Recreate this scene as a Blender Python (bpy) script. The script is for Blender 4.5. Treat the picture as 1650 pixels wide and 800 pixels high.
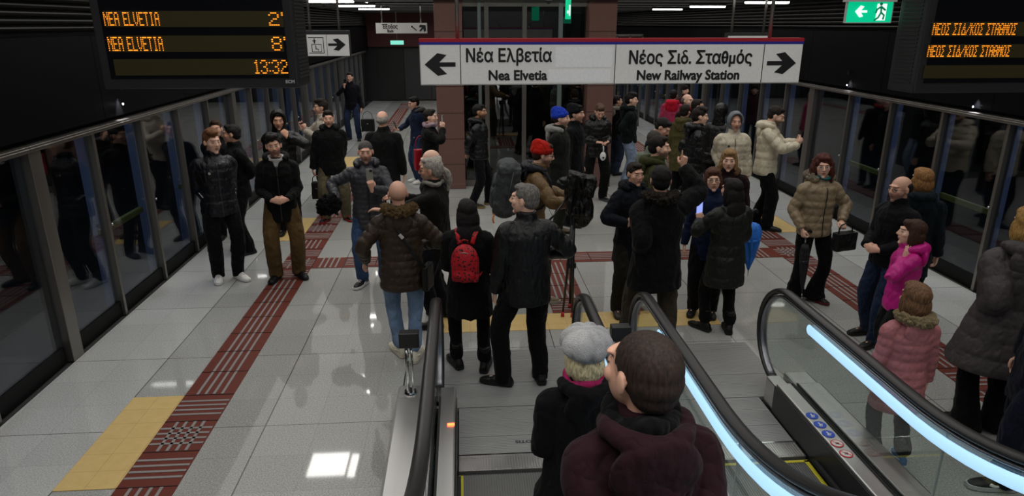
import bpy, math, random
import numpy as np
from mathutils import Vector, Matrix

for _o in list(bpy.data.objects): bpy.data.objects.remove(_o)
SC = bpy.context.scene
COL = SC.collection
rad = math.radians

# ------------------------------------------------------------------ camera
CAM_H = 2.95; PITCH = rad(18.2); YAW = rad(4.1); FPX = 1100.0
cam = bpy.data.cameras.new('camera'); camo = bpy.data.objects.new('camera', cam); COL.objects.link(camo)
camo.location = (0, 0, CAM_H); camo.rotation_euler = (rad(90) - PITCH, 0, -YAW)
cam.sensor_width = 36; cam.lens = FPX / 1650 * 36; cam.clip_start = .05; cam.clip_end = 200
SC.camera = camo
SC.view_settings.view_transform = 'Standard'; SC.view_settings.look = 'None'
SC.view_settings.gamma = 1; SC.view_settings.use_curve_mapping = False
SC.view_settings.exposure = 0.16
SC.cycles.use_denoising = True; SC.cycles.max_bounces = 6; SC.cycles.transparent_max_bounces = 12
SC.cycles.sample_clamp_indirect = 3

# ------------------------------------------------------------------ world
w = bpy.data.worlds.new('world'); SC.world = w; w.use_nodes = True
w.node_tree.nodes['Background'].inputs[0].default_value = (.55, .6, .7, 1)
w.node_tree.nodes['Background'].inputs[1].default_value = 0.012

# ------------------------------------------------------------------ area lights
def area(name, loc, sx, sy, power, col=(1, .97, .92), rot=(0, 0, 0), spread=180):
    l = bpy.data.lights.new(name, 'AREA'); l.shape = 'RECTANGLE'; l.size = sx; l.size_y = sy
    l.energy = power; l.color = col; l.spread = rad(spread)
    o = bpy.data.objects.new(name, l); COL.objects.link(o); o.location = loc; o.rotation_euler = rot
    return o
PANELS = [(-2.1, 8.8, .56), (-1.73, 8.75, .12), (4.35, 8.8, .12)]
LINEAR_Y = [11.4, 14.2, 17.0]
WARM = (1, .96, .9)
# broad light added in place of the many ceiling fittings; lighting of the escalator void
area('hall_fill_light', (1.12, 14.2, 3.30), 9.3, 26.0, 560, (1, .98, .94), spread=150)
area('escalator_void_lamp', (1.1, .2, 4.8), 5.0, 2.2, 150, (1, .97, .93), rot=(rad(-12), 0, 0), spread=140)

# ------------------------------------------------------------------ pixel helpers (1650 x 800 frame)
_FW = np.array([math.sin(YAW) * math.cos(PITCH), math.cos(YAW) * math.cos(PITCH), -math.sin(PITCH)])
_RT = np.array([math.cos(YAW), -math.sin(YAW), 0.]); _UP = np.cross(_RT, _FW)
def ray(px, py): return _FW + _RT * (px - 825) / FPX - _UP * (py - 400) / FPX
def onz(px, py, z):
    d = ray(px, py); t = (z - CAM_H) / d[2]; return np.array([0, 0, CAM_H]) + d * t
def proj_y(P):
    q = np.array(P) - np.array([0, 0, CAM_H]); return 400 - FPX * (q @ _UP) / (q @ _FW)
def solve_h(hx, hy, fy):
    lo, hi = .8, 2.2
    for _ in range(40):
        m = (lo + hi) / 2; P = onz(hx, hy, m)
        if proj_y((P[0], P[1], 0)) > fy: hi = m
        else: lo = m
    return m

# ------------------------------------------------------------------ objects
def tag(o, label=None, cat=None, group=None, kind=None):
    if label: o['label'] = label
    if cat: o['category'] = cat
    if group: o['group'] = group
    if kind: o['kind'] = kind
    return o
def empty(name, loc=(0, 0, 0), rz=0, label=None, cat=None, group=None, kind=None):
    o = bpy.data.objects.new(name, None); COL.objects.link(o); o.location = loc; o.rotation_euler = (0, 0, rz)
    o.empty_display_size = .1
    return tag(o, label, cat, group, kind)

class Sh:
    """collects closed shapes; each face carries a material slot"""
    def __init__(s): s.v = []; s.f = []; s.m = []; s.n = 0
    def add(s, v, f, m=0):
        v = np.asarray(v, float); s.v.append(v); s.f += [tuple(i + s.n for i in q) for q in f]; s.m += [m] * len(f); s.n += len(v)
    def box(s, c, d, rz=0, m=0, R=None):
        x, y, z = [k / 2 for k in d]
        v = np.array([(-x, -y, -z), (x, -y, -z), (x, y, -z), (-x, y, -z), (-x, -y, z), (x, -y, z), (x, y, z), (-x, y, z)])
        if rz: v = v @ rotz(rz).T
        if R is not None: v = v @ np.asarray(R).T
        s.add(v + np.array(c), [(0, 3, 2, 1), (4, 5, 6, 7), (0, 1, 5, 4), (1, 2, 6, 5), (2, 3, 7, 6), (3, 0, 4, 7)], m)
    def bx(s, x0, x1, y0, y1, z0, z1, m=0):
        s.box(((x0 + x1) / 2, (y0 + y1) / 2, (z0 + z1) / 2), (abs(x1 - x0), abs(y1 - y0), abs(z1 - z0)), m=m)
    def ell(s, c, r, R=None, n=20, k=14, m=0, fn=None):
        v = [(0, 0, 1)]
        for i in range(1, k):
            t = math.pi * i / k
            for j in range(n):
                a = 2 * math.pi * j / n; v.append((math.sin(t) * math.cos(a), math.sin(t) * math.sin(a), math.cos(t)))
        v.append((0, 0, -1)); v = np.array(v)
        if fn is not None: v = fn(v)
        v = v * np.array(r)
        if R is not None: v = v @ np.asarray(R).T
        f = [(0, 1 + j, 1 + (j + 1) % n) for j in range(n)]
        for i in range(k - 2):
            a = 1 + i * n
            f += [(a + j, a + n + j, a + n + (j + 1) % n, a + (j + 1) % n) for j in range(n)]
        L = len(v) - 1; a = 1 + (k - 2) * n
        f += [(L, a + (j + 1) % n, a + j) for j in range(n)]
        s.add(v + np.array(c), f, m)
    def rings(s, R, closed=False, m=0):
        """R: list of (n,3) rings lofted together, ends capped"""
        n = len(R[0]); v = np.concatenate(R); f = []
        K = len(R)
        for i in range(K - (0 if closed else 1)):
            a = i * n; b = ((i + 1) % K) * n
            f += [(a + j, a + (j + 1) % n, b + (j + 1) % n, b + j) for j in range(n)]
        if not closed:
            f.append(tuple(range(n - 1, -1, -1))); f.append(tuple((K - 1) * n + j for j in range(n)))
        s.add(v, f, m)
    def tube(s, P, r, n=12, up=(0, 0, 1), step=None, mod=None, m=0, closed=False, smooth=True):
        """r: list of scalars or (a,b) pairs; b is along the 'up' hint. mod(arc)->extra radius"""
        P = np.asarray(P, float); rr = np.array([(q, q) if np.isscalar(q) else q for q in r], float)
        if step:
            P, rr = resample(P, rr, step, smooth)
        K = len(P); out = []; arc = 0
        T = np.gradient(P, axis=0) if not closed else (np.roll(P, -1, 0) - np.roll(P, 1, 0))
        T /= np.linalg.norm(T, axis=1)[:, None] + 1e-9
        up = np.array(up, float); a = np.linspace(0, 2 * math.pi, n, endpoint=False)
        side = np.cross(T[0], up)
        if np.linalg.norm(side) < 1e-3: side = np.cross(T[0], (1., .2, .1))
        side /= np.linalg.norm(side)
        for i in range(K):
            sd = side - T[i] * (side @ T[i]); side = sd / (np.linalg.norm(sd) + 1e-9)
            nn = np.cross(side, T[i])
            if i: arc += np.linalg.norm(P[i] - P[i - 1])
            e = mod(arc) if mod else 0
            out.append(P[i] + np.outer(np.cos(a) * (rr[i][0] + e), side) + np.outer(np.sin(a) * (rr[i][1] + e), nn))
        s.rings(out, closed=closed, m=m)
    def apply(s, fn, start=0):
        s.v = [fn(x) if i >= start else x for i, x in enumerate(s.v)]
    def mesh(s, name, smooth=False):
        me = bpy.data.meshes.new(name); me.from_pydata(np.concatenate(s.v).tolist(), [], s.f)
        if any(s.m): me.polygons.foreach_set('material_index', s.m)
        if smooth: me.polygons.foreach_set('use_smooth', [True] * len(me.polygons))
        me.update(); return me
    def obj(s, name, mats, parent=None, smooth=False, bevel=0, **tags):
        me = s.mesh(name, smooth)
        for q in (mats if isinstance(mats, (list, tuple)) else [mats]): me.materials.append(q)
        o = bpy.data.objects.new(name, me); COL.objects.link(o)
        if parent: o.parent = parent
        if bevel:
            b = o.modifiers.new('b', 'BEVEL'); b.width = bevel; b.segments = 2; b.limit_method = 'ANGLE'
        return tag(o, **tags)

def resample(P, rr, step, smooth=True):
    d = np.r_[0, np.cumsum(np.linalg.norm(np.diff(P, axis=0), axis=1))]
    n = max(2, int(d[-1] / step) + 1); t = np.linspace(0, d[-1], n)
    if smooth and len(P) > 2:
        m = np.gradient(P, d, axis=0); mr = np.gradient(rr, d, axis=0) * .7
        i = np.clip(np.searchsorted(d, t, 'right') - 1, 0, len(P) - 2); h = (d[i + 1] - d[i])[:, None]; u = ((t - d[i])[:, None]) / h
        a, b, c, e = 2 * u**3 - 3 * u**2 + 1, u**3 - 2 * u**2 + u, -2 * u**3 + 3 * u**2, u**3 - u**2
        return a * P[i] + b * h * m[i] + c * P[i + 1] + e * h * m[i + 1], a * rr[i] + b * h * mr[i] + c * rr[i + 1] + e * h * mr[i + 1]
    return np.stack([np.interp(t, d, P[:, k]) for k in range(3)], 1), np.stack([np.interp(t, d, rr[:, k]) for k in range(2)], 1)

def rotz(a): c, s = math.cos(a), math.sin(a); return np.array([(c, -s, 0), (s, c, 0), (0, 0, 1.)])
def rotx(a): c, s = math.cos(a), math.sin(a); return np.array([(1., 0, 0), (0, c, -s), (0, s, c)])
def roty(a): c, s = math.cos(a), math.sin(a); return np.array([(c, 0, s), (0, 1., 0), (-s, 0, c)])
def unit(v): v = np.asarray(v, float); return v / (np.linalg.norm(v) + 1e-9)

_H = np.random.RandomState(5).rand(64, 64, 64)
def noise(p, scale):
    q = np.asarray(p) * scale + 17.3; i = np.floor(q).astype(int); f = q - i; f = f * f * (3 - 2 * f); i &= 63; j = (i + 1) & 63
    x, y, z = i.T; X, Y, Z = j.T; a, b, c = f.T
    g = lambda u, v: _H[u[0], u[1], u[2]] * (1 - a) + _H[v[0], v[1], v[2]] * a
    e = g((x, y, z), (X, y, z)) * (1 - b) + g((x, Y, z), (X, Y, z)) * b
    h = g((x, y, Z), (X, y, Z)) * (1 - b) + g((x, Y, Z), (X, Y, Z)) * b
    return (e * (1 - c) + h * c) * 2 - 1

def remesh(sh, name, voxel, smooth=3, disp=None):
    me = sh.mesh('tmp'); o = bpy.data.objects.new('tmp', me); COL.objects.link(o)
    r = o.modifiers.new('r', 'REMESH'); r.mode = 'VOXEL'; r.voxel_size = voxel; r.adaptivity = 0
    if smooth:
        q = o.modifiers.new('s', 'SMOOTH'); q.factor = .5; q.iterations = smooth
    dg = bpy.context.evaluated_depsgraph_get()
    out = bpy.data.meshes.new_from_object(o.evaluated_get(dg)); out.name = name
    bpy.data.objects.remove(o); bpy.data.meshes.remove(me)
    n = len(out.vertices); co = np.empty(n * 3); out.vertices.foreach_get('co', co); co = co.reshape(-1, 3)
    if disp is not None:
        no = np.empty(n * 3, 'f'); out.vertex_normals.foreach_get('vector', no); no = no.reshape(-1, 3)
        co = co + no * disp(co)[:, None]; out.vertices.foreach_set('co', co.ravel())
    out.polygons.foreach_set('use_smooth', [True] * len(out.polygons)); out.update()
    return out, co

# ------------------------------------------------------------------ materials
_MC = {}
def lin(c):
    if isinstance(c, str):
        c = tuple(int(c[i:i + 2], 16) / 255 for i in (0, 2, 4))
        return tuple(((x + .055) / 1.055) ** 2.4 if x > .04 else x / 12.92 for x in c)
    return c
class NT:
    def __init__(s, name):
        s.mat = bpy.data.materials.new(name); s.mat.use_nodes = True; s.t = s.mat.node_tree
        s.b = s.t.nodes['Principled BSDF']; s.out = s.t.nodes['Material Output']
    def n(s, typ, **kw):
        q = s.t.nodes.new(typ)
        for k, v in kw.items(): setattr(q, k, v)
        return q
    def link(s, a, b): s.t.links.new(a, b)
    def val(s, sock, v):
        if hasattr(v, 'is_output'): s.link(v, sock)
        else: sock.default_value = v
    def M(s, op, a, b=0., c=0., clamp=False):
        q = s.n('ShaderNodeMath', operation=op); q.use_clamp = clamp
        for i, v in enumerate((a, b, c)): s.val(q.inputs[i], v)
        return q.outputs[0]
    def mix(s, f, a, b):
        q = s.n('ShaderNodeMix', data_type='RGBA'); s.val(q.inputs[0], f)
        for i, v in ((6, a), (7, b)): s.val(q.inputs[i], (*v, 1) if isinstance(v, tuple) and len(v) == 3 else v)
        return q.outputs[2]
    def noise(s, vec, scale, detail=3, rough=.5):
        q = s.n('ShaderNodeTexNoise'); q.inputs['Scale'].default_value = scale; q.inputs['Detail'].default_value = detail; q.inputs['Roughness'].default_value = rough
        if vec is not None: s.link(vec, q.inputs['Vector'])
        return q.outputs[0]
    def bump(s, h, strength, dist=.01):
        q = s.n('ShaderNodeBump'); q.inputs['Strength'].default_value = strength; q.inputs['Distance'].default_value = dist
        s.link(h, q.inputs['Height']); s.link(q.outputs[0], s.b.inputs['Normal'])
    def coord(s, k='Object'): return s.n('ShaderNodeTexCoord').outputs[k]
    def map(s, vec, sc):
        q = s.n('ShaderNodeMapping'); q.inputs['Scale'].default_value = sc; s.link(vec, q.inputs['Vector']); return q.outputs[0]
    def ramp(s, f, a, b): return s.M('DIVIDE', s.M('SUBTRACT', f, a), b - a, clamp=True)

def plain(name, col, rough=.5, metal=0., emit=0, spec=.5, coat=0, bump=0, bscale=60):
    key = (name, col, rough, metal, emit, spec, coat, bump)
    if key in _MC: return _MC[key]
    t = NT(name); c = lin(col); t.b.inputs['Roughness'].default_value = rough; t.b.inputs['Metallic'].default_value = metal
    t.b.inputs['Specular IOR Level'].default_value = spec; t.b.inputs['Coat Weight'].default_value = coat
    f = t.noise(t.coord(), bscale)
    t.link(t.mix(f, tuple(k * .86 for k in c), tuple(min(1, k * 1.14) for k in c)), t.b.inputs['Base Color'])
    if bump: t.bump(f, bump)
    if emit:
        t.b.inputs['Emission Color'].default_value = (*c, 1); t.b.inputs['Emission Strength'].default_value = emit
    _MC[key] = t.mat; return t.mat

def brushed(name, col, rough=.3, axis=(1, 1, 60)):
    key = (name, col, rough, axis)
    if key in _MC: return _MC[key]
    t = NT(name); c = lin(col); t.b.inputs['Metallic'].default_value = .9
    f = t.noise(t.map(t.coord(), axis), 6, 4)
    t.link(t.mix(f, tuple(k * .8 for k in c), tuple(min(1, k * 1.15) for k in c)), t.b.inputs['Base Color'])
    t.link(t.M('MULTIPLY_ADD', f, .25, rough - .1), t.b.inputs['Roughness'])
    _MC[key] = t.mat; return t.mat

def cloth(col, rough=.85, wr=.35, kind='weave'):
    key = ('cloth', col, rough, wr, kind)
    if key in _MC: return _MC[key]
    t = NT('cloth'); c = lin(col); o = t.coord()
    if max(c) < .03: c = tuple(k * .55 for k in c)
    big = t.noise(o, 5, 4); f = t.M('ABSOLUTE', t.M('SUBTRACT', t.noise(t.map(o, (1, 1, .6)), 13, 2, .4), .5)); g = t.noise(o, 260 if kind != 'denim' else 180, 2)
    t.b.inputs['Roughness'].default_value = rough
    t.b.inputs['Specular IOR Level'].default_value = .16 if rough > .6 else .4
    lo, hi = (.62, 1.3) if kind in ('denim', 'fur') else (.8, 1.18)
    t.link(t.mix(t.ramp(big, .3, .7), tuple(k * lo for k in c), tuple(min(1, k * hi) for k in c)), t.b.inputs['Base Color'])
    if kind == 'leopard':
        v = t.n('ShaderNodeTexVoronoi'); v.inputs['Scale'].default_value = 42; t.link(t.noise(o, 30), v.inputs['Vector']) if 0 else t.link(o, v.inputs['Vector'])
        m = t.M('GREATER_THAN', t.M('ADD', v.outputs['Distance'], t.M('MULTIPLY', t.noise(o, 50), .35)), .52)
        t.link(t.mix(m, (.012, .006, .008), c), t.b.inputs['Base Color'])
    if rough > .6:
        t.b.inputs['Sheen Weight'].default_value = .03; t.b.inputs['Sheen Roughness'].default_value = .5
    h = t.M('ADD', t.M('MULTIPLY', f, 1.6), t.M('MULTIPLY', g, .06 if kind != 'fur' else .8))
    t.bump(h, min(1, wr * 1.6), .045); _MC[key] = t.mat; return t.mat

def hairmat(col):
    key = ('hair', col)
    if key in _MC: return _MC[key]
    t = NT('hair'); c = lin(col); o = t.coord(); f = t.noise(t.map(o, (1, 1, .25)), 110, 3)
    t.link(t.mix(t.ramp(f, .3, .7), tuple(k * .45 for k in c), tuple(min(1, k * 1.5) for k in c)), t.b.inputs['Base Color'])
    t.b.inputs['Roughness'].default_value = .72; t.b.inputs['Specular IOR Level'].default_value = .3; t.bump(f, .45, .008); _MC[key] = t.mat; return t.mat

def skinmat(col, brow='2a1d15', beard=0., lips='9a5148'):
    key = ('skin', col, brow, beard, lips)
    if key in _MC: return _MC[key]
    t = NT('skin'); c = lin(col); b = lin(brow)
    a = t.n('ShaderNodeAttribute', attribute_name='hp'); x = t.n('ShaderNodeSeparateXYZ'); t.link(a.outputs['Vector'], x.inputs[0])
    X = t.M('ABSOLUTE', x.outputs[0]); Y, Z = x.outputs[1], x.outputs[2]
    fr = t.ramp(Y, .035, .06)
    def el(cx, cz, rx, rz, soft=.3):
        u = t.M('DIVIDE', t.M('SUBTRACT', X, cx), rx); v = t.M('DIVIDE', t.M('SUBTRACT', Z, cz), rz)
        e = t.M('ADD', t.M('MULTIPLY', u, u), t.M('MULTIPLY', v, v))
        return t.M('MULTIPLY', t.M('DIVIDE', t.M('SUBTRACT', 1., e), soft, clamp=True), fr)
    f = t.noise(t.coord(), 60); base = t.mix(f, tuple(k * .88 for k in c), tuple(min(1, k * 1.08) for k in c))
    red = (min(1, c[0] * 1.02), c[1] * .72, c[2] * .68)
    base = t.mix(t.M('MULTIPLY', el(.04, -.025, .026, .024, 1.), .35), base, red)
    base = t.mix(t.M('MULTIPLY', el(0, -.022, .016, .014, 1.), .35), base, red)
    if beard:
        m = t.M('MULTIPLY', t.ramp(t.M('ADD', t.M('MULTIPLY', t.noise(t.coord(), 90), .012), Z), -.022, -.04), t.ramp(Y, -.02, .02))
        hi = t.M('SUBTRACT', 1., t.M('MULTIPLY', t.ramp(Z, -.105, -.125), 1.))
        m2 = el(0, -.038, .03, .006, .6); m = t.M('MAXIMUM', m, m2)
        base = t.mix(t.M('MULTIPLY', t.M('MULTIPLY', m, hi), beard), base, b)
    base = t.mix(t.M('MULTIPLY', el(0, -.055, .023, .009), .85), base, lin(lips))
    base = t.mix(t.M('MULTIPLY', el(0, -.0545, .022, .0016), .8), base, (.05, .015, .012))
    base = t.mix(t.M('MULTIPLY', el(.031, .009, .02, .011, 1.), .45), base, tuple(k * .45 for k in c))
    base = t.mix(el(.031, .009, .0155, .0068), base, (.02, .012, .01))
    base = t.mix(el(.031, .0075, .0125, .0048), base, (.55, .52, .5))
    base = t.mix(el(.031, .008, .0055, .0055), base, (.02, .012, .008))
    base = t.mix(t.M('MULTIPLY', el(.032, .031, .021, .0052, .7), .9), base, b)
    t.link(base, t.b.inputs['Base Color']); t.b.inputs['Roughness'].default_value = .5
    t.b.inputs['Subsurface Weight'].default_value = .0; t.bump(t.noise(t.coord(), 300), .08, .004)
    _MC[key] = t.mat; return t.mat

def glass(name, tint=(.8, .85, .85), refl=.06, through=.8, rough=.01):
    key = (name, tint, refl, through)
    if key in _MC: return _MC[key]
    t = NT(name); t.t.nodes.remove(t.b)
    tr = t.n('ShaderNodeBsdfTransparent'); tr.inputs[0].default_value = (*[k * through for k in tint], 1)
    gl = t.n('ShaderNodeBsdfGlossy'); gl.inputs['Roughness'].default_value = rough; gl.inputs['Color'].default_value = (1, 1, 1, 1)
    lw = t.n('ShaderNodeLayerWeight'); lw.inputs[0].default_value = .5
    fac = t.M('ADD', t.M('MULTIPLY', t.M('POWER', lw.outputs['Facing'], 4.), .8), refl, clamp=True)
    mx = t.n('ShaderNodeMixShader'); t.link(fac, mx.inputs[0]); t.link(tr.outputs[0], mx.inputs[1]); t.link(gl.outputs[0], mx.inputs[2])
    t.link(mx.outputs[0], t.out.inputs[0]); _MC[key] = t.mat; return t.mat

def text_mesh(body, size, sx=1., bold=0., ext=.002):
    """lettering as a flat mesh in the XZ plane facing -Y, origin at its lower corner"""
    c = bpy.data.curves.new('t', 'FONT'); c.body = body; c.size = size; c.extrude = ext; c.resolution_u = 3
    o = bpy.data.objects.new('t', c); COL.objects.link(o)
    me = bpy.data.meshes.new_from_object(o.evaluated_get(bpy.context.evaluated_depsgraph_get()))
    bpy.data.objects.remove(o); bpy.data.curves.remove(c)
    if bold:   # heavier strokes: the outline repeated around a small circle
        v0 = np.array([tuple(v.co) for v in me.vertices]); f0 = [tuple(p.vertices) for p in me.polygons]; V = [v0]; F = list(f0)
        for k in range(10):
            a = 2 * math.pi * k / 10; n = len(v0) * (k + 1); V.append(v0 + np.array((math.cos(a) * bold, math.sin(a) * bold, -.00004 * (k + 1)))); F += [tuple(i + n for i in q) for q in f0]
        me = bpy.data.meshes.new('t'); me.from_pydata(np.concatenate(V).tolist(), [], F); me.update()
    me.transform(Matrix(((sx, 0, 0, 0), (0, 0, -1, 0), (0, 1, 0, 0), (0, 0, 0, 1)))); return me
def text(name, body, x0, x1, y, z, size, mat, parent, bold=0., ext=.002):
    """lettering stretched to run from x0 to x1 with its baseline at z"""
    src = body.replace('θ', '0').replace('δ', 'o'); me = text_mesh(src, size, 1., bold, ext); xs = [v.co.x for v in me.vertices]; a, b = min(xs), max(xs)
    for i, ch in enumerate(body):   # theta and delta are completed by hand: a bar, a top hook
        if ch not in 'θδ': continue
        span = lambda t_: (min(v.co.x for v in t_.vertices), max(v.co.x for v in t_.vertices), min(v.co.z for v in t_.vertices), max(v.co.z for v in t_.vertices))
        p1 = span(text_mesh(src[:i + 1], size, 1., bold, ext))[1]; g = span(text_mesh(src[i], size, 1., bold, ext)); gw = g[1] - g[0]; cx_ = p1 - gw / 2; st = size * .055 + bold; s = Sh()
        if ch == 'θ': s.box((cx_, 0, (g[2] + g[3]) / 2), (gw * .9, ext * 2, st * 1.3))
        else:
            h_ = g[3] - g[2]; P = [(cx_ + gw * .30, 0, g[3] + h_ * .36), (cx_ + gw * .02, 0, g[3] + h_ * .44), (cx_ - gw * .22, 0, g[3] + h_ * .30), (cx_ - gw * .12, 0, g[3] + h_ * .08), (cx_ + gw * .22, 0, g[3] - h_ * .16)]
            s.tube(P, [(st * .62, ext)] * 5, n=8, up=(0, 1, 0), step=size * .03)
        m2 = s.mesh('t'); bm_v = np.array([tuple(v.co) for v in me.vertices]); f0 = [tuple(q.vertices) for q in me.polygons]; v2 = np.array([tuple(v.co) for v in m2.vertices]); n0 = len(bm_v)
        me = bpy.data.meshes.new('t'); me.from_pydata(np.concatenate([bm_v, v2]).tolist(), [], f0 + [tuple(k + n0 for k in q.vertices) for q in m2.polygons]); me.update()
    k = (x1 - x0) / (b - a); me.transform(Matrix.Translation((x0 - a * k, y, z)) @ Matrix.Scale(k, 4, (1, 0, 0)))
    me.materials.append(mat); o = bpy.data.objects.new(name, me); COL.objects.link(o); o.parent = parent; return o
def poly(name, pts, y, mat, parent, th=.004):
    """flat sign mark from XZ outline (list of rings), facing -Y"""
    s = Sh()
    for P in pts:
        n = len(P); v = [(x, y, z) for x, z in P] + [(x, y + th, z) for x, z in P]
        s.add(v, [tuple(range(n)), tuple(range(2 * n - 1, n - 1, -1))] + [(i, i + n, (i + 1) % n + n, (i + 1) % n) for i in range(n)])
    return s.obj(name, mat, parent)
# ================================================================== STATION
def rods(r, xs, y, z0, z1, rd, m=None):
    for x in xs:
        s = Sh(); s.tube([(x, y, z0), (x, y, z1)], [rd, rd], n=12); s.obj('hanger_rod', m or STEEL, r, smooth=True)
CX = 1.12                                   # the platform mirrors about this line
XL, XR = -3.6, 5.84
STEEL = brushed('brushed_steel', (.27, .255, .235), .36, (1, 1, .05))
STEELD = brushed('deck_steel', (.58, .57, .56), .30, (1, .04, 1))
CHROME = plain('chrome', (.6, .6, .6), .12, 1.)
BLACK = plain('black_paint', (.012, .012, .013), .35)
BLACKM = plain('black_matt', (.010, .010, .011), .7)
RUBBER = plain('black_rubber', (.014, .013, .013), .38, spec=.6)
DARKG = plain('dark_panel', (.035, .036, .038), .5)
WHITE = plain('white_enamel', (.62, .61, .59), .45)

def floor_mat():
    t = NT('granite'); g = t.n('ShaderNodeNewGeometry').outputs['Position']; x = t.n('ShaderNodeSeparateXYZ'); t.link(g, x.inputs[0])
    u = t.M('ADD', t.M('ABSOLUTE', t.M('SUBTRACT', x.outputs[0], CX)), -.29 + 12); v = t.M('ADD', x.outputs[1], -5.9 + 24)
    def line(c, pitch, wd):
        m = t.M('ABSOLUTE', t.M('SUBTRACT', t.M('FRACT', t.M('DIVIDE', c, pitch)), .5))
        return t.M('GREATER_THAN', m, .5 - wd / pitch / 2)
    thick = t.M('MAXIMUM', line(u, 1.2, .009), line(v, 1.2, .007)); thin = t.M('MAXIMUM', line(u, .4, .004), line(v, .4, .004))
    cid = t.n('ShaderNodeCombineXYZ'); t.link(t.M('FLOOR', t.M('DIVIDE', u, .4)), cid.inputs[0]); t.link(t.M('FLOOR', t.M('DIVIDE', v, .4)), cid.inputs[1])
    t.link(t.M('SIGN', t.M('SUBTRACT', x.outputs[0], CX)), cid.inputs[2])
    wn = t.n('ShaderNodeTexWhiteNoise'); t.link(cid.outputs[0], wn.inputs['Vector'])
    sp = t.ramp(t.noise(g, 95, 3, .8), .36, .64); cl = t.noise(g, 1.3, 3)
    val = t.M('ADD', t.M('ADD', t.M('MULTIPLY', sp, .26), t.M('MULTIPLY', wn.outputs['Value'], .045)), t.M('MULTIPLY', cl, .06))
    edge = t.M('GREATER_THAN', t.M('ABSOLUTE', t.M('SUBTRACT', x.outputs[0], CX)), 3.89)
    val = t.M('ADD', t.M('ADD', val, .185), t.M('MULTIPLY', edge, .11))
    c = t.n('ShaderNodeCombineColor'); t.link(val, c.inputs[0]); t.link(t.M('MULTIPLY', val, 1.0), c.inputs[1]); t.link(t.M('MULTIPLY', val, .95), c.inputs[2])
    col = t.mix(t.M('MULTIPLY', thin, .28), c.outputs[0], (.08, .08, .08)); col = t.mix(t.M('MULTIPLY', thick, .8), col, (.05, .045, .04))
    t.link(col, t.b.inputs['Base Color'])
    t.link(t.M('MULTIPLY_ADD', t.noise(g, 2.2, 4), .03, .025), t.b.inputs['Roughness']); t.b.inputs['Specular IOR Level'].default_value = .45
    return t.mat
GRANITE = floor_mat()
f = Sh()
f.bx(XL, -.56, -1.5, 28.2, -.2, 0); f.bx(-.56, 2.80, 5.86, 28.2, -.2, 0); f.bx(2.80, XR, -1.5, 28.2, -.2, 0)
f.obj('floor', GRANITE, kind='structure')

# ceiling, walls, track zone
CEIL = plain('ceiling_grey', (.16, .16, .16), .8)
c = Sh(); c.bx(-7, 9.3, 1.3, 28.4, 3.34, 3.6)
for k in range(10): c.bx(XL, XR, 9.9 + 1.9 * k, 9.93 + 1.9 * k, 3.32, 3.36, 1)
c.obj('ceiling', [CEIL, BLACKM], kind='structure')
for nm, xs, sg in (('left', XL, -1), ('right', XR, 1)):
    w_ = Sh(); x0 = xs + sg * .02
    # black fascia over the doors, its panel joints, the louvres above it
    for k in range(14):
        y = -1.2 + k * 2.12; w_.bx(x0, x0 + sg * .12, y + .004, y + 2.116, 2.03, 2.84)
    w_.bx(x0 + sg * .1, x0 + sg * .16, -1.5, 28.2, 2.03, 3.34)
    w_.obj('trim_1' if sg < 0 else 'trim_2', plain('fascia_black', (.005, .005, .0056), .5, spec=.05), kind='structure')
    l = Sh()
    for k in range(7):
        z = 2.90 + k * .062; l.box((x0 + sg * .05, 13.3, z), (.07, 29.4, .012), R=roty(sg * .5))
    l.obj('trim_3' if sg < 0 else 'trim_4', plain('louvre_metal', (.05, .048, .045), .5), kind='structure')
    t_ = Sh(); t_.bx(xs + sg * 2.9, xs + sg * 3.1, -1.5, 28.4, -1.3, 3.4)
    t_.obj('wall_' + nm, plain('tunnel_wall', (.02, .02, .021), .8), kind='structure')
    b_ = Sh(); b_.bx(xs + sg * .0, xs + sg * 3.0, -1.5, 28.4, -1.4, -1.2); b_.bx(xs + sg * .35, xs + sg * .36, -1.5, 28.4, -1.2, -.2)
    b_.bx(xs + sg * .02, xs + sg * .36, -1.5, 28.4, -.2, -.012)
    b_.obj('trim_5' if sg < 0 else 'trim_6', plain('track_bed', (.03, .03, .03), .8), kind='structure')
    y_ = Sh(); y_.bx(xs + sg * .24, xs + sg * .34, -1.5, 28.4, -.012, -.006)
fw_ = Sh(); fw_.bx(-7, 9.3, 28.2, 28.4, -1.4, 2.1, 0); fw_.bx(-7, 9.3, 28.05, 28.4, 2.1, 3.34, 1)
for k in range(9): fw_.bx(-3.3 + k * 1.05, -2.28 + k * 1.05, 28.17, 28.21, .05, 2.05, 2 if k in (1, 2, 6) else 0)
fw_.obj('wall_back', [plain('end_wall', (.018, .018, .018), .4), plain('dark_red_enamel', (.075, .012, .014), .5), DARKG], kind='structure')
fw2 = Sh(); fw2.bx(-7, 9.3, -1.7, -1.5, -1.4, 3.4)
fw2.obj('wall_front', plain('end_wall_dark', (.05, .05, .05), .8), kind='structure')

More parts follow.
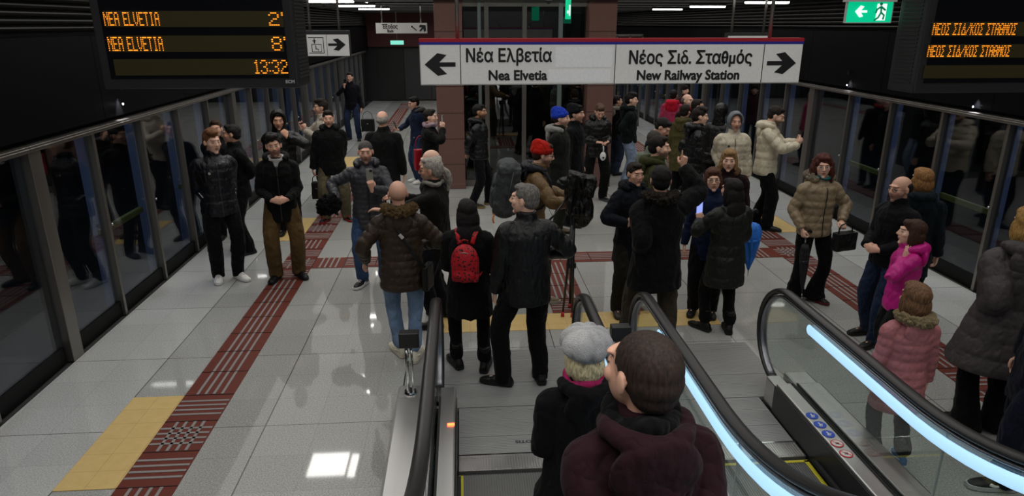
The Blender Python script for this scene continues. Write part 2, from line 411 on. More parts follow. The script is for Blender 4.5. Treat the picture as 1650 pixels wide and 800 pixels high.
# ---------------- tactile paving
RED = plain('red_tactile', (.135, .025, .014), .55, bump=.1, spec=.3); BAR = plain('tactile_bar', (.27, .245, .235), .5, spec=.3); YEL = None
t = NT('yellow_tactile'); g = t.coord('Object'); t.b.inputs['Roughness'].default_value = .5
x = t.n('ShaderNodeSeparateXYZ'); t.link(t.n('ShaderNodeNewGeometry').outputs['Position'], x.inputs[0])
dots = t.M('MULTIPLY', t.M('SINE', t.M('MULTIPLY', x.outputs[0], 125.66)), t.M('SINE', t.M('MULTIPLY', x.outputs[1], 125.66)))
jn = t.M('MAXIMUM', *[t.M('GREATER_THAN', t.M('ABSOLUTE', t.M('SUBTRACT', t.M('FRACT', t.M('ADD', t.M('DIVIDE', x.outputs[i], .2), o_)), .5)), .488) for i, o_ in ((0, .85), (1, 0.))])
t.link(t.mix(t.M('MULTIPLY', jn, .35), t.mix(t.noise(g, 12), (.60, .41, .14), (.74, .53, .21)), (.2, .13, .05)), t.b.inputs['Base Color'])
t.bump(t.M('GREATER_THAN', dots, .5), .5, .004); YEL = t.mat

def tactile(label, x0, x1, y0, y1, segs, axis='y'):
    s = Sh(); s.bx(x0, x1, y0, y1, -.01, .004)
    def bars(a, b, lo, hi, along_len):
        pass
    ln, wd = (y0, y1), (x0, x1)
    if axis == 'x': ln, wd = wd, ln
    def put(a0, a1, b0, b1, m=1):   # a: along the strip, b: across
        if axis == 'y': s.bx(b0, b1, a0, a1, .003, .008, m)
        else: s.bx(a0, a1, b0, b1, .003, .008, m)
    for (a, b, k) in segs:
        n = max(1, round((b - a) / .4)); L = (b - a) / n
        for i in range(n):
            q = a + i * L
            put(q - .0025, q + .0025, wd[0], wd[1], 2)
            for j in range(4):
                o = .1 + .067 * j
                if k in 'lh': put(q + .008, q + L - .008, wd[0] + o - .011, wd[0] + o + .011)
                if k in 'ch': put(q + o - .011, q + o + .011, wd[0] + .008, wd[1] - .008)
    o = s.obj('tactile_strip', [RED, BAR, BLACKM])
    tag(o, label, 'tactile paving', 'red tactile guide strips')
def run(y0, y1, extra):
    out = []; y = y0
    while y < y1 - .01:
        k = 'l'
        for base in (4.0, 9.5, 14.8, 20.1, 25.4):
            if base - .01 <= y < base + .39 or base + .79 <= y < base + 1.19: k = 'c'
            elif base + .39 <= y < base + .79: k = 'h'
        if 7.9 - .01 <= y < 8.29 or 8.69 <= y < 9.09: k = 'c'
        elif 8.29 <= y < 8.69: k = 'h'
        L = .4
        if y < 7.9 < y + .39: L = 7.9 - y
        out.append((y, min(y + L, y1), k)); y += L
    return out
tactile('red tactile guide strip along the dark glass doors beside the grinning young men', -2.36, -1.96, 2.8, 27.2, run(2.8, 27.2, 0))
tactile('red tactile guide strip passing under the woman in the beige puffer and the children', 4.2, 4.6, 2.8, 27.2, run(2.8, 27.2, 0))
tactile('red tactile crossing strip running across the platform between both long strips', -1.96, 4.2, 8.3, 8.7,
        [(-1.96, -1.56, 'c'), (-1.56, 3.24, 'l'), (3.24, 4.2, 'c')], 'x')
tactile('short red tactile strip leading to the yellow warning band before the escalators', .92, 1.32, 6.67, 8.3, [(6.67, 7.07, 'c'), (7.07, 8.3, 'l')])
def pad(label, x0, x1, y0, y1):
    s = Sh(); s.bx(x0, x1, y0, y1, -.01, .005); tag(s.obj('tactile_pad', YEL), label, 'tactile paving', 'yellow warning pads')
pad('yellow warning pad beside the red strip at the big steel door post', -2.77, -2.36, 4.0, 5.2)
pad('yellow warning pad behind the man in olive trousers', -2.77, -2.36, 9.5, 10.7)
pad('long yellow warning band across the platform in front of the escalators', -.37, 2.62, 6.27, 6.67)
pad('yellow warning pad by the shoes of the man in the white puffer', 4.6, 5.0, 9.4, 10.6)
pad('small yellow warning pad further along behind the standing crowd', -2.77, -2.36, 14.8, 16.0)
pad('yellow warning pad by the dark coated woman beside the escalator', 4.6, 5.0, 4.0, 5.2)

# ---------------- platform screen doors
PSG = glass('tinted_door_glass', (.85, .9, .95), .055, .85)
BLUE = plain('blue_grey_mullion', (.22, .26, .36), .5); PUSH = plain('push_bar_yellow', (.10, .11, .015), .5)
def screen_door(xs, sg, y0, label, wide=True):
    r = empty('platform_screen_door', (xs, y0, 0), label=label, cat='platform screen door', group='glass platform screen doors')
    def loc(s):  # geometry is given in world coordinates; bring it to the root
        s.apply(lambda v: v - np.array([xs, y0, 0])); return s
    ys = [y0 + .17, y0 + 1.09, y0 + 2.15, y0 + 3.21, y0 + 4.27, y0 + 5.3]
    for i in range(5):
        a, b = ys[i] + (.02 if i else .0), ys[i + 1] - .02
        s = Sh(); s.bx(xs + sg * .07, xs + sg * .085, a, b, .16, 1.93); loc(s).obj('glass_panel', PSG, r)
        s = Sh(); s.bx(xs + sg * .055, xs + sg * .10, a, b, 0, .16); loc(s).obj('kick_panel', plain('kick_black', (.005, .005, .005), .5, spec=.15), r)
    s = Sh(); s.bx(xs, xs + sg * .17, y0 - .0, y0 + .17, 0, 1.93); loc(s).obj('pillar', STEEL, r, bevel=.006)
    for i in range(1, 5):
        s = Sh(); s.bx(xs + sg * .02, xs + sg * .11, ys[i] - .022, ys[i] + .022, 0, 1.93); p = loc(s).obj('post', STEEL, r, bevel=.004)
        s = Sh(); s.bx(xs + sg * .16, xs + sg * .25, ys[i] + .07, ys[i] + .16, 0, 1.93); loc(s).obj('inner_mullion', BLUE, r)
        s = Sh(); s.ell((xs + sg * .0, ys[i], 1.0), (.012, .014, .014)); loc(s).obj('bolt', CHROME, p, smooth=True)
    s = Sh(); s.bx(xs + sg * .20, xs + sg * .29, y0 + .22, y0 + .36, 0, 1.93); loc(s).obj('inner_mullion', BLUE, r)
    for a, b in ((1, 2), (3, 4)):
        s = Sh(); s.bx(xs + sg * .14, xs + sg * .19, ys[a] + .05, ys[b] - .05, .86, .93); loc(s).obj('push_bar', PUSH, r, bevel=.01)
    s = Sh(); s.bx(xs - sg * .02, xs + sg * .12, y0, y0 + 5.296, 1.93, 1.985); s.bx(xs - sg * .026, xs - sg * .018, y0, y0 + 5.296, 1.95, 1.965)
    loc(s).obj('header_rail', STEEL, r, bevel=.004)
DN = ['beside the yellow pad at the escalator', 'behind the row of young men in black', 'before the man in the white jacket', 'far down the platform', 'at the dark end wall']
DR = ['beside the dark coated woman by the escalator', 'behind the curly haired woman in beige puffer', 'reflecting the red and blue jacket', 'far beyond the crowd by the lift', 'at the dark end wall across the lift']
for i in range(5):
    screen_door(XL, -1, .6 + 5.3 * i, 'glass platform screen door ' + DN[i]); screen_door(XR, 1, .6 + 5.3 * i, 'glass platform screen door ' + DR[i])
for sg, xs in ((-1, XL), (1, XR)):
    area('track_side_lamp', (xs + sg * .55, 13, 2.4), .1, 28, 65, (.55, .68, 1.0), spread=110)

# fascia spots: small housings that wash the black panel
for px, py, xs, sg, lb in ((195, 149, XL, -1, 'small spotlight on the black fascia under the departure board'), (1367, 122, XR, 1, 'small spotlight on the black fascia beside the platform sign'), (1572, 152, XR, 1, 'small spotlight on the black fascia by the second board')):
    d = ray(px, py); tt = (xs - sg * .03) / d[0]; p = np.array([0, 0, CAM_H]) + d * tt
    r = empty('fascia_spotlight', (p[0], p[1], p[2] + .02), label=lb, cat='spotlight', group='fascia spotlights')
    s = Sh(); s.tube([(0, 0, 0), (0, 0, .05)], [.018, .018], n=14); s.bx(0, sg * .05, -.01, .01, .03, .045); s.obj('housing', BLACK, r, smooth=False)
    l = bpy.data.lights.new('fascia_beam', 'SPOT'); l.energy = 22; l.spot_size = rad(50); l.spot_blend = .8; l.color = (.9, .92, 1); l.shadow_soft_size = .01
    o = bpy.data.objects.new('fascia_beam', l); COL.objects.link(o); o.parent = r; o.location = (0, 0, -.01); o.rotation_euler = (0, rad(-sg * 8), 0)
    d = Sh(); d.ell((-sg * .0, 0, -.16 if xs > 0 else -.14), (.008, .008, .011)); d.obj('indicator_light', plain('led_white', (.9, .95, 1), .3, emit=6), r)

# ---------------- ceiling lights
LAMP = plain('lamp_white', (1, .98, .94), .4, emit=7)
def lamp_box(x, y, sx, sy, label, power, thick=.10):
    r = empty('ceiling_light', (x, y, 3.34), label=label, cat='ceiling light', group='ceiling lights')
    s = Sh(); s.bx(-sx / 2, sx / 2, -sy / 2, sy / 2, -.05, 0); s.obj('housing', DARKG, r)
    s = Sh(); s.bx(-sx / 2 + .01, sx / 2 - .01, -sy / 2 + .01, sy / 2 - .01, -.05 - thick, -.045); s.obj('diffuser', LAMP, r, bevel=.01)
    area('panel_lamp', (x, y, 3.34 - .06 - thick), sx, sy, power, WARM)
for x, y, w_ in PANELS:
    lamp_box(x, y, w_, .56, 'square ceiling light panel mirrored in the polished floor by the escalators' if w_ > .5 else 'narrow ceiling light beside the square one mirrored in the floor' if x < 0 else 'narrow ceiling light before the green exit sign', 6 * w_ / .56, .02)
for k, y in enumerate(LINEAR_Y):
    for x, sd in ((-2.0, 'above the far standing man'), (4.95, 'beyond the green exit sign')):
        lamp_box(x, y, .72, .14, 'slim linear ceiling light ' + sd + ', ' + ['nearest the lift front', 'second in its row', 'third in its row', 'fourth in its row', 'fifth in its row', 'last in its row'][k], 2, .03)

# small recessed downlights, the ones whose sparkle shows in the floor
for k, (px, py) in enumerate(((313, 750), (573, 612), (594, 632), (600, 525), (624, 528), (1184, 473), (412, 418), (1420, 60))):
    if py < 100: continue
    p = onz(px, py, 0) * (2.95 + 3.33) / 2.95; p2 = onz(px, py, 0)
    x, y = p2[0] * (2.95 + 3.33) / 2.95, p2[1] * (2.95 + 3.33) / 2.95
    r = empty('downlight', (x, y, 3.34), label='small recessed downlight whose sparkle shows in the floor ' + ['on the hatched red tiles', 'below the cream trainers', 'beside the cream trainers', 'in front of the bald person', 'behind the bald person', 'by the blue umbrella', 'between the young men', ''][k], cat='downlight', group='recessed downlights')
    s = Sh(); s.tube([(0, 0, 0), (0, 0, -.012)], [.06, .055], n=20); s.obj('trim_ring', WHITE, r)
    s = Sh(); s.tube([(0, 0, -.011), (0, 0, -.016)], [.035, .03], n=20); s.obj('lens', plain('downlight_lens', (1, .98, .94), .3, emit=22), r)

# ---------------- lift shaft with granite pillars
def pillar_mat():
    t = NT('red_granite'); g = t.n('ShaderNodeNewGeometry').outputs['Position']; x = t.n('ShaderNodeSeparateXYZ'); t.link(g, x.inputs[0])
    f = t.ramp(t.noise(g, 120, 3, .7), .3, .7); m = t.M('GREATER_THAN', t.M('ABSOLUTE', t.M('SUBTRACT', t.M('FRACT', t.M('DIVIDE', x.outputs[2], .47)), .5)), .488)
    t.link(t.mix(m, t.mix(f, (.13, .062, .050), (.23, .125, .105)), (.03, .02, .018)), t.b.inputs['Base Color']); t.b.inputs['Roughness'].default_value = .35
    return t.mat
PG = pillar_mat()
for x0, x1, lb in ((-.46, .03, 'square red granite pillar behind the man in the black puffer by the lift'), (2.27, 2.76, 'square red granite pillar behind the man looking at his phone')):
    s = Sh(); s.bx(x0, x1, 12.56, 13.05, 0, 3.34); s.bx(x0 - .004, x1 + .004, 12.556, 13.054, 0, .1); tag(s.obj('granite_pillar', PG, bevel=.008), lb, 'pillar', 'granite pillars')
r = empty('glass_lift', (1.15, 13.8, 0), label='dark glass lift shaft with steel frame between the two granite pillars', cat='lift')
LG = glass('lift_glass', (.8, .9, .9), .08, .5)
def at_lift(s): s.apply(lambda v: v - np.array([1.15, 13.8, 0])); return s
GRN = brushed('green_grey_steel', (.30, .37, .36), .4, (1, 1, .05))
for x0, x1 in ((.05, .42), (.50, 1.10), (1.18, 1.75), (1.83, 2.25)):
    s = Sh(); s.bx(x0, x1, 12.80, 12.815, .12, 3.3); at_lift(s).obj('glass_panel', LG, r)
for x0, x1, m in ((.42, .50, STEEL), (1.10, 1.18, STEEL), (1.75, 1.83, GRN), (.30, .36, GRN)):
    s = Sh(); s.bx(x0, x1, 12.76, 12.86, 0, 3.34); at_lift(s).obj('mullion', m, r, bevel=.004)
for z0, z1 in ((0, .12), (2.2, 2.28), (3.24, 3.34)):
    s = Sh(); s.bx(.03, 2.27, 12.78, 12.87, z0, z1); at_lift(s).obj('cross_frame', STEEL if z0 != 2.2 else BLACK, r)
s = Sh(); s.bx(.1, 2.2, 14.2, 14.3, 0, 3.34); s.bx(.0, .1, 13.05, 14.3, 0, 3.34); s.bx(2.2, 2.3, 13.05, 14.3, 0, 3.34); at_lift(s).obj('back_wall', plain('shaft', (.02, .021, .022), .5), r)
s = Sh(); s.bx(.5, 1.1, 12.9, 12.93, .0, 2.2); s.bx(1.18, 1.75, 12.9, 12.93, .0, 2.2); at_lift(s).obj('car_door', plain('car_door', (.035, .037, .038), .35), r)
for z in (.9, 1.5, 2.6):
    s = Sh(); s.tube([(.46, 12.76, z), (.46, 12.70, z)], [.02, .02], n=10); at_lift(s).obj('glass_clamp', CHROME, r)

# dark glazed partition behind the lift to the right
r = empty('glazed_partition', (3.0, 20.5, 0), label='dark glazed partition with thin steel mullions beyond the granite pillar', cat='partition')
s = Sh(); s.bx(0, 2.3, 0, .02, .1, 2.6); s.obj('glass_panel', PSG, r)
s = Sh()
for k in range(7): s.bx(k * .38, k * .38 + .03, -.03, .05, 0, 2.65)
s.bx(0, 2.31, -.03, .05, 2.6, 2.66); s.bx(0, 2.31, -.03, .05, 0, .1); s.obj('mullion_frame', STEEL, r)

# ---------------- escalators
def gz(y):
    y0 = 3.3; R = 2.5
    if y >= y0: return 0.
    d = y0 - y; lim = R * .5
    return R - math.sqrt(R * R - d * d) if d < lim else R - math.sqrt(R * R - lim * lim) + (d - lim) * math.tan(rad(30))
LEDM = plain('led_tube', (.42, .70, .98), .4, emit=.8)
EG = glass('balustrade_glass', (.93, .98, .96), .045, .93)
PROF = brushed('profile_steel', (.30, .30, .33), .3, (1, .04, 1))
def prof(y, z): return (y, z + gz(y))
def sweep(s, x0, x1, zlo, zhi, ya, yb, m=0, n=26):
    ys = np.linspace(ya, yb, n); R = [np.array([(x0, y, zlo + gz(y)), (x1, y, zlo + gz(y)), (x1, y, zhi + gz(y)), (x0, y, zhi + gz(y))]) for y in ys]
    s.rings(R, m=m)
YA = -.9
def balustrade(root, x, inner, led=True, steel=False):
    """x: handrail line; inner: +1 when the steps lie to the +X side"""
    o0 = np.array(root.location)
    def L(s): s.apply(lambda v: v - o0); return s
    cy, cz, ry, rz = 4.86, .49, .42, .40
    path = [(x, y, .905 + gz(y)) for y in np.linspace(YA, 4.8, 44)]
    path += [(x, cy + ry * math.sin(a), cz + .015 + rz * math.cos(a)) for a in np.linspace(.05, math.pi * .93, 22)] + [(x, 4.72, .13)]
    s = Sh(); s.tube(path, [(.042, .024)] * len(path), n=12, up=(1, 0, 0)); s.apply(lambda v: v)
    # 'up' is across the path here, so the wide axis must lie along X
    s = Sh(); s.tube(path, [(.024, .042)] * len(path), n=12, up=(1, 0, 0)); L(s).obj('handrail', RUBBER, root, smooth=True)
    inp = [(x, y, .862 + gz(y)) for y in np.linspace(YA, 4.8, 40)] + [(x, cy + (ry - .045) * math.sin(a), cz + (rz - .03) * math.cos(a)) for a in np.linspace(.05, math.pi * .9, 18)]
    s = Sh(); s.tube(inp, [(.014, .03)] * len(inp), n=8, up=(1, 0, 0)); L(s).obj('rail_profile', PROF, root, smooth=True)
    # glass
    s = Sh(); ys = list(np.linspace(YA, 4.80, 36)); top = [.85 + gz(y) for y in ys]; bot = [.24 + gz(y) for y in ys]
    for a in np.linspace(.1, math.pi * .78, 12):
        ys.append(cy + (ry - .06) * math.sin(a)); top.append(cz + (rz - .045) * math.cos(a)); bot.append(None)
    arc = [(cy + (ry - .06) * math.sin(a), cz + (rz - .045) * math.cos(a)) for a in np.linspace(.1, math.pi * .8, 14)]
    base = list(zip(ys[:36], top[:36])) + arc + [(4.7, .24)] + list(reversed(list(zip(ys[:36], bot[:36]))))
    n = len(base); v = [(x - .005, a, b) for a, b in base] + [(x + .005, a, b) for a, b in base]
    s.add(v, [tuple(range(n)), tuple(range(2 * n - 1, n - 1, -1))] + [(i, i + n, (i + 1) % n + n, (i + 1) % n) for i in range(n)])
    L(s).obj('balustrade_glass', EG if not steel else STEELD, root)
    if led:
        ys = np.linspace(YA, 4.46, 40); P = [(x - .022, y, .785 + gz(y)) for y in ys]
        s = Sh(); s.tube(P, [(.040, .014)] * len(P), n=10, up=(1, 0, 0)); s.ell(P[-1], (.013, .04, .04)); L(s).obj('led_strip', LEDM, root, smooth=True)
    for yy in (3.0, 1.4):
        s = Sh(); s.bx(x - .007, x + .007, yy - .004, yy + .004, .25 + gz(yy), .85 + gz(yy)); L(s).obj('glass_joint', plain('joint', (.3, .34, .33), .3), root)
    return L
def escalator(xa, xb, label, deck_l, deck_r, stickers=False):
    root = empty('escalator', ((xa + xb) / 2, 4.2, 0), label=label, cat='escalator', group='escalators')
    L = balustrade(root, xa, 1, led=(xa > 0)); balustrade(root, xb, -1)
    # decks: brushed cover, black seams, skirts
    for (x, inn, out) in ((xa, 1, deck_l), (xb, -1, deck_r)):
        s = Sh(); lo, hi = sorted((x + inn * .14, x + inn * .02)); sweep(s, lo, hi, .12, .255, YA, 4.62); s.bx(lo, hi, 4.6, 4.80, .0, .225); L(s).obj('inner_deck', STEELD, root, bevel=.012)
        s = Sh(); lo, hi = sorted((x - inn * .02, x - inn * out)); sweep(s, lo, hi, .05, .255, YA, 4.62); s.bx(lo, hi, 4.6, 4.84, .0, .235); L(s).obj('outer_deck', STEELD, root, bevel=.02)
        s = Sh(); lo, hi = sorted((x + inn * .145, x + inn * .15)); sweep(s, lo, hi, -.15, .235, YA, 4.62); L(s).obj('skirt_panel', BLACK, root)
        s = Sh(); lo, hi = sorted((x - inn * (out - .012), x - inn * (out + .0))); sweep(s, lo, hi, -.3, .15, YA, 4.78); L(s).obj('outer_cladding', STEELD, root)
        s = Sh(); lo, hi = sorted((x + inn * .015, x + inn * .028)); sweep(s, lo, hi, .25, .262, YA, 4.6); lo, hi = sorted((x - inn * .015, x - inn * .028)); sweep(s, lo, hi, .25, .262, YA, 4.6); L(s).obj('glass_gasket', BLACKM, root)
        s = Sh(); lo, hi = sorted((x + inn * .15, x + inn * .175)); sweep(s, lo, hi, .03, .055, YA, 3.9); L(s).obj('skirt_brush', BLACKM, root)
    x0, x1 = xa + .16, xb - .16
    s = Sh(); s.bx(x0, x1, 4.02, 4.20, -.1, .004)
    for k in range(44): s.bx(x0 + (k + .2) * (x1 - x0) / 44, x0 + (k + .7) * (x1 - x0) / 44, 4.03, 4.19, .003, .009)
    L(s).obj('comb_plate', brushed('comb', (.62, .61, .6), .3), root)
    s = Sh(); s.bx(x0, x1, 4.185, 4.2, .002, .012); L(s).obj('comb_edge', CHROME, root)
    for k in range(9):
        ya = 4.0 - .4 * (k + 1); z = [0, 0, .0, .06, .17, .35, .58, .81, 1.04][k] - .012
        st = Sh(); st.bx(x0, x1, ya + .003, ya + .398, z - .12, z - .006)
        for j in range(50): st.bx(x0 + (j + .2) * (x1 - x0) / 50, x0 + (j + .62) * (x1 - x0) / 50, ya + .003, ya + .398, z - .01, z)
        o = L(st).obj('step', plain('step_metal', (.17, .17, .165), .5, .4), root)
        if k == 0 and xa > 0:
            b = Sh(); b.bx(x0, x1, ya + .372, ya + .396, z, z + .003); L(b).obj('edge_line', plain('step_yellow', (.55, .48, .03), .5), o)
        for q in (x0, x1 - .03):
            b = Sh(); b.bx(q, q + .03, ya + .01, ya + .39, z, z + .003); L(b).obj('side_line', plain('step_yellow', (.55, .48, .03), .5), o)
    return root, L
EA = -.24; EB = .93; EC = 1.42; ED = 2.56
r1, L1 = escalator(EA, EB, 'escalator carrying the pair seen from behind, red indicator on its deck', .31, .24)
r2, L2 = escalator(EC, ED, 'empty escalator with round safety stickers on its deck and glowing blue balustrades', .24, .22)
# red indicator on the first escalator
s = Sh(); s.bx(EA + .085, EA + .135, 4.20, 4.225, .256, .262); L1(s).obj('red_indicator', plain('red_led', (1, .08, .02), .4, emit=7), r1)
# stickers on the second
for k in range(5):
    y = 4.14 - k * .115; blue = k < 3; x = ED - .09
    s = Sh(); z = .258 + gz(y); s.tube([(x, y, z - .002), (x, y, z + .001)], [.043, .043], n=28, up=(0, 1, 0)); p = L2(s).obj('safety_sticker', plain('sticker_blue', (.02, .07, .45), .4) if blue else plain('sticker_red', (.5, .03, .03), .4), r2)
    s = Sh()
    if not blue:
        s.tube([(x, y, z), (x, y, z + .002)], [.034, .034], n=26, up=(0, 1, 0)); L2(s).obj('sticker_face', WHITE, p)
        s = Sh(); s.box((x, y, z + .0025), (.006, .03, .001), rz=.3); s.box((x + .006, y + .004, z + .0025), (.018, .008, .001), rz=-.4); s.box((x - .008, y - .006, z + .0025), (.014, .007, .001)); L2(s).obj('sticker_mark', BLACK, p)
        s = Sh(); s.box((x, y, z + .0035), (.062, .006, .001), rz=-.8); L2(s).obj('sticker_bar', plain('sticker_red', (.5, .03, .03), .4), p)
    else:
        s.ell((x, y + .018, z + .001), (.007, .007, .0015), n=10, k=6); s.box((x, y, z + .0015), (.010, .024, .001)); s.box((x - .008, y - .016, z + .0015), (.006, .02, .001), rz=.3); s.box((x + .008, y - .014, z + .0015), (.006, .02, .001), rz=-.3); s.box((x + .014, y + .002, z + .0015), (.02, .005, .001), rz=.5 - k * .3)
        L2(s).obj('sticker_mark', WHITE, p)
# landing plates
LP = brushed('landing_plate', (.36, .36, .355), .5, (.05, 1, 1)); LP.node_tree.nodes['Principled BSDF'].inputs['Metallic'].default_value = .35
for x0, x1, lb in ((-.55, 1.155, 'ribbed steel landing plate where the black jacket man stands'), (1.165, 2.70, 'ribbed steel landing plate before the escalator with the stickers')):
    r = empty('landing_plate', ((x0 + x1) / 2, 5, 0), label=lb, cat='floor plate', group='steel landing plates'); o0 = np.array(r.location)
    xw = (x0, x1)
    for a, b in ((4.206, 4.43), (4.435, 4.84), (4.85, 5.23), (5.235, 5.86)):
        x0, x1 = xw if a > 4.84 else ((EA + .16, EB - .16) if xw[0] < 0 else (EC + .16, ED - .16))
        s = Sh(); s.bx(x0, x1, a, b, -.03, .0)
        n = int((b - a) / .02)
        for k in range(n): s.bx(x0 + .01, x1 - .01, a + (k + .15) * (b - a) / n, a + (k + .7) * (b - a) / n, -.001, .0025)
        s.apply(lambda v: v - o0); s.obj('plate_section', LP, r)
s = Sh(); s.bx(-.56, 2.80, 4.0, 5.9, -.3, -.03); s.bx(2.70, 2.80, 4.0, 5.86, -.03, 0, 1); s.obj('trim_7', [BLACKM, GRANITE], kind='structure')
s = Sh(); s.bx(-.56, 2.8, -1.5, 4.0, -1.2, -1.1); s.obj('trim_8', BLACKM, kind='structure')
me = text_mesh('OTIS', .045, 1.3, .001, .0004)
me.transform(Matrix.Rotation(rad(-90), 4, 'X')); me.transform(Matrix.Rotation(rad(180), 4, 'Z')); me.transform(Matrix.Translation((.46, 4.36, .003))); me.materials.append(BLACKM)
o = bpy.data.objects.new('plate_lettering', me); COL.objects.link(o)
o.parent = [q for q in bpy.data.objects if q.name.startswith('landing_plate')][0]; o.location = -np.array(o.parent.location)
# guard posts on the deck ends
def guard(x, y, label):
    r = empty('barrier_post', (x, y, .24), label=label, cat='post', group='short barrier posts')
    s = Sh(); s.tube([(-.025, 0, 0), (-.025, -.0, .40)], [.013, .013], n=12); s.tube([(.012, .0, 0), (.012, 0, .40)], [.009, .009], n=12); s.obj('chrome_rod', CHROME, r, smooth=True)
    s = Sh(); s.box((0, 0, .45), (.15, .09, .12)); s.obj('sensor_head', BLACK, r, bevel=.008)
    s = Sh(); s.tube([(-.01, 0, 0), (-.01, 0, .012)], [.05, .045], n=20); s.obj('base_flange', CHROME, r)
guard(-.44, 4.72, 'black headed chrome post on the escalator deck beside the cream trainers')
guard(1.175, 4.72, 'black headed chrome post between the two escalator handrails')

# ---------------- boards
FONT5 = {'N': '1000111001101011001110001100011000110001', 'E': '', }
G = {
 'N': ['10001', '11001', '10101', '10011', '10001', '10001', '10001'], 'E': ['11111', '10000', '10000', '11110', '10000', '10000', '11111'],
 'A': ['01110', '10001', '10001', '11111', '10001', '10001', '10001'], 'L': ['10000'] * 6 + ['11111'], 'V': ['10001'] * 5 + ['01010', '00100'],
 'T': ['11111'] + ['00100'] * 6, 'I': ['01110'] + ['00100'] * 5 + ['01110'], 'O': ['01110'] + ['10001'] * 5 + ['01110'],
 'S': ['11111', '01000', '00100', '00010', '00100', '01000', '11111'], 'D': ['00100', '00100', '01010', '01010', '10001', '10001', '11111'],
 '/': ['00001', '00001', '00010', '00100', '01000', '10000', '10000'], 'K': ['10001', '10010', '10100', '11000', '10100', '10010', '10001'],
 'Q': ['01110', '10001', '10001', '11111', '10001', '10001', '01110'], 'M': ['10001', '11011', '10101', '10101', '10001', '10001', '10001'],
 ' ': ['000'] * 7, '2': ['01110', '10001', '00001', '00110', '01000', '10000', '11111'], '8': ['01110', '10001', '10001', '01110', '10001', '10001', '01110'],
 "'": ['1', '1', '0', '0', '0', '0', '0'], '1': ['010', '110', '010', '010', '010', '010', '111'], '3': ['01110', '10001', '00001', '00110', '00001', '10001', '01110'], ':': ['0', '1', '0', '0', '0', '1', '0']}
AMB = plain('amber_led', (1, .30, .02), .4, emit=1.15); OLIVE = plain('unlit_matrix', (.040, .032, .008), .4)
def led(name, txt, x0, x1, y, z0, h, parent):
    cols = sum(len(G[c][0]) + 1 for c in txt) - 1; px = (x1 - x0) / cols; pz = h / 7; s = Sh(); cx = x0
    for c in txt:
        for r_, row in enumerate(G[c]):
            for k, b in enumerate(row):
                if b == '1': s.bx(cx + k * px + px * .12, cx + (k + 1) * px - px * .10, y - .003, y, z0 + (6 - r_) * pz + pz * .22, z0 + (7 - r_) * pz - pz * .22)
        cx += (len(G[c][0]) + 1) * px
    return s.obj(name, AMB, parent)
def board(name, label, x0, x1, y, z0, z1, depth, side, rows):
    r = empty('departure_board', ((x0 + x1) / 2, y, z0), label=label, cat='departure board', group='departure boards'); cx = (x0 + x1) / 2; W = x1 - x0
    s = Sh(); s.bx(-W / 2, W / 2, 0, depth, 0, z1 - z0); s.obj('cabinet', plain('cabinet', (.02, .02, .022), .4), r, bevel=.012)
    s = Sh(); s.bx(-W / 2 + .06, W / 2 - .06, -.004, .002, .07, z1 - z0 - .03); s.obj('screen', plain('screen_black', (.006, .0065, .009), .15, coat=.3), r)
    sx = side * (W / 2 + .001); s = Sh()
    for k in range(26): s.bx(sx - .003, sx + .003, .05, depth - .05, .06 + k * .026, .073 + k * .026)
    s.obj('side_vent', BLACKM, r)
    rods(r, (-W / 2 + .2, W / 2 - .2), depth / 2, z1 - z0 - .01, 3.345 - z0, .03, BLACK)
    for (a, b, zz, h) in rows:
        s = Sh(); s.bx(a - cx, b - cx, -.006, -.003, zz - z0 - .006, zz + h - z0 + .006); s.obj('matrix_row', OLIVE, r)
    return r, cx
def atY(px, py, Y):
    d = ray(px, py); q = np.array([0, 0, CAM_H]) + d * (Y / d[1]); return q[0], q[2]
BY = 5.0
xa, _ = atY(160, 100, BY); xb, _ = atY(478, 100, BY); _, zb = atY(320, 143, BY)
rows = []
for (pa, ya, yb) in ((166, 19, 42), (175, 59, 82), (183, 97, 119)):
    a, zh = atY(pa, ya, BY); b, zl = atY(458, yb, BY); rows.append((a, b, zl, zh - zl))
r, cx = board('b', 'large black departure board with three amber rows hanging beside the lift sign', xa, xb, BY, zb, 3.25, .40, 1, rows)
for txt, pa, pb, k in (('NEA ELVETIA', 168, 257, 0), ("2'", 433, 457, 0), ('NEA ELVETIA', 175, 263, 1), ("8'", 438, 461, 1), ('13:32', 411, 464, 2)):
    ym = (30, 70, 108)[k]; a, _ = atY(pa, ym, BY); b, _ = atY(pb, ym, BY); led('led_text', txt, a - cx, b - cx, -.007, rows[k][2] - zb, rows[k][3], r)
a, z = atY(461, 134, BY); text('maker_mark', 'ECM', a - cx, a - cx + .06, -.004, z - zb, .03, plain('mark', (.5, .5, .5), .5), r, .001)
BY2 = 4.5
xa, _ = atY(1480, 100, BY2); _, zb = atY(1550, 150, BY2); xb = xa + 1.45
rows = []
for (pa, ya, yb) in ((1502, 37, 57), (1494, 73, 92), (1489, 107, 125)):
    a, zh = atY(pa, ya, BY2); _, zl = atY(pa, yb, BY2); rows.append((a, a + 1.25, zl, zh - zl))
r, cx = board('b', 'black departure board with two amber rows beside the green exit sign', xa, xb, BY2, zb, 3.25, .30, -1, rows)
for pa, pb, k in ((1502, 1636, 0), (1494, 1626, 1)):
    ym = (47, 82)[k]; a, _ = atY(pa, ym, BY2); b, _ = atY(pb, ym, BY2); led('led_text', 'NEOS SID/KOS STAQMOS', a - cx, b - cx, -.007, rows[k][2] - zb, rows[k][3], r)

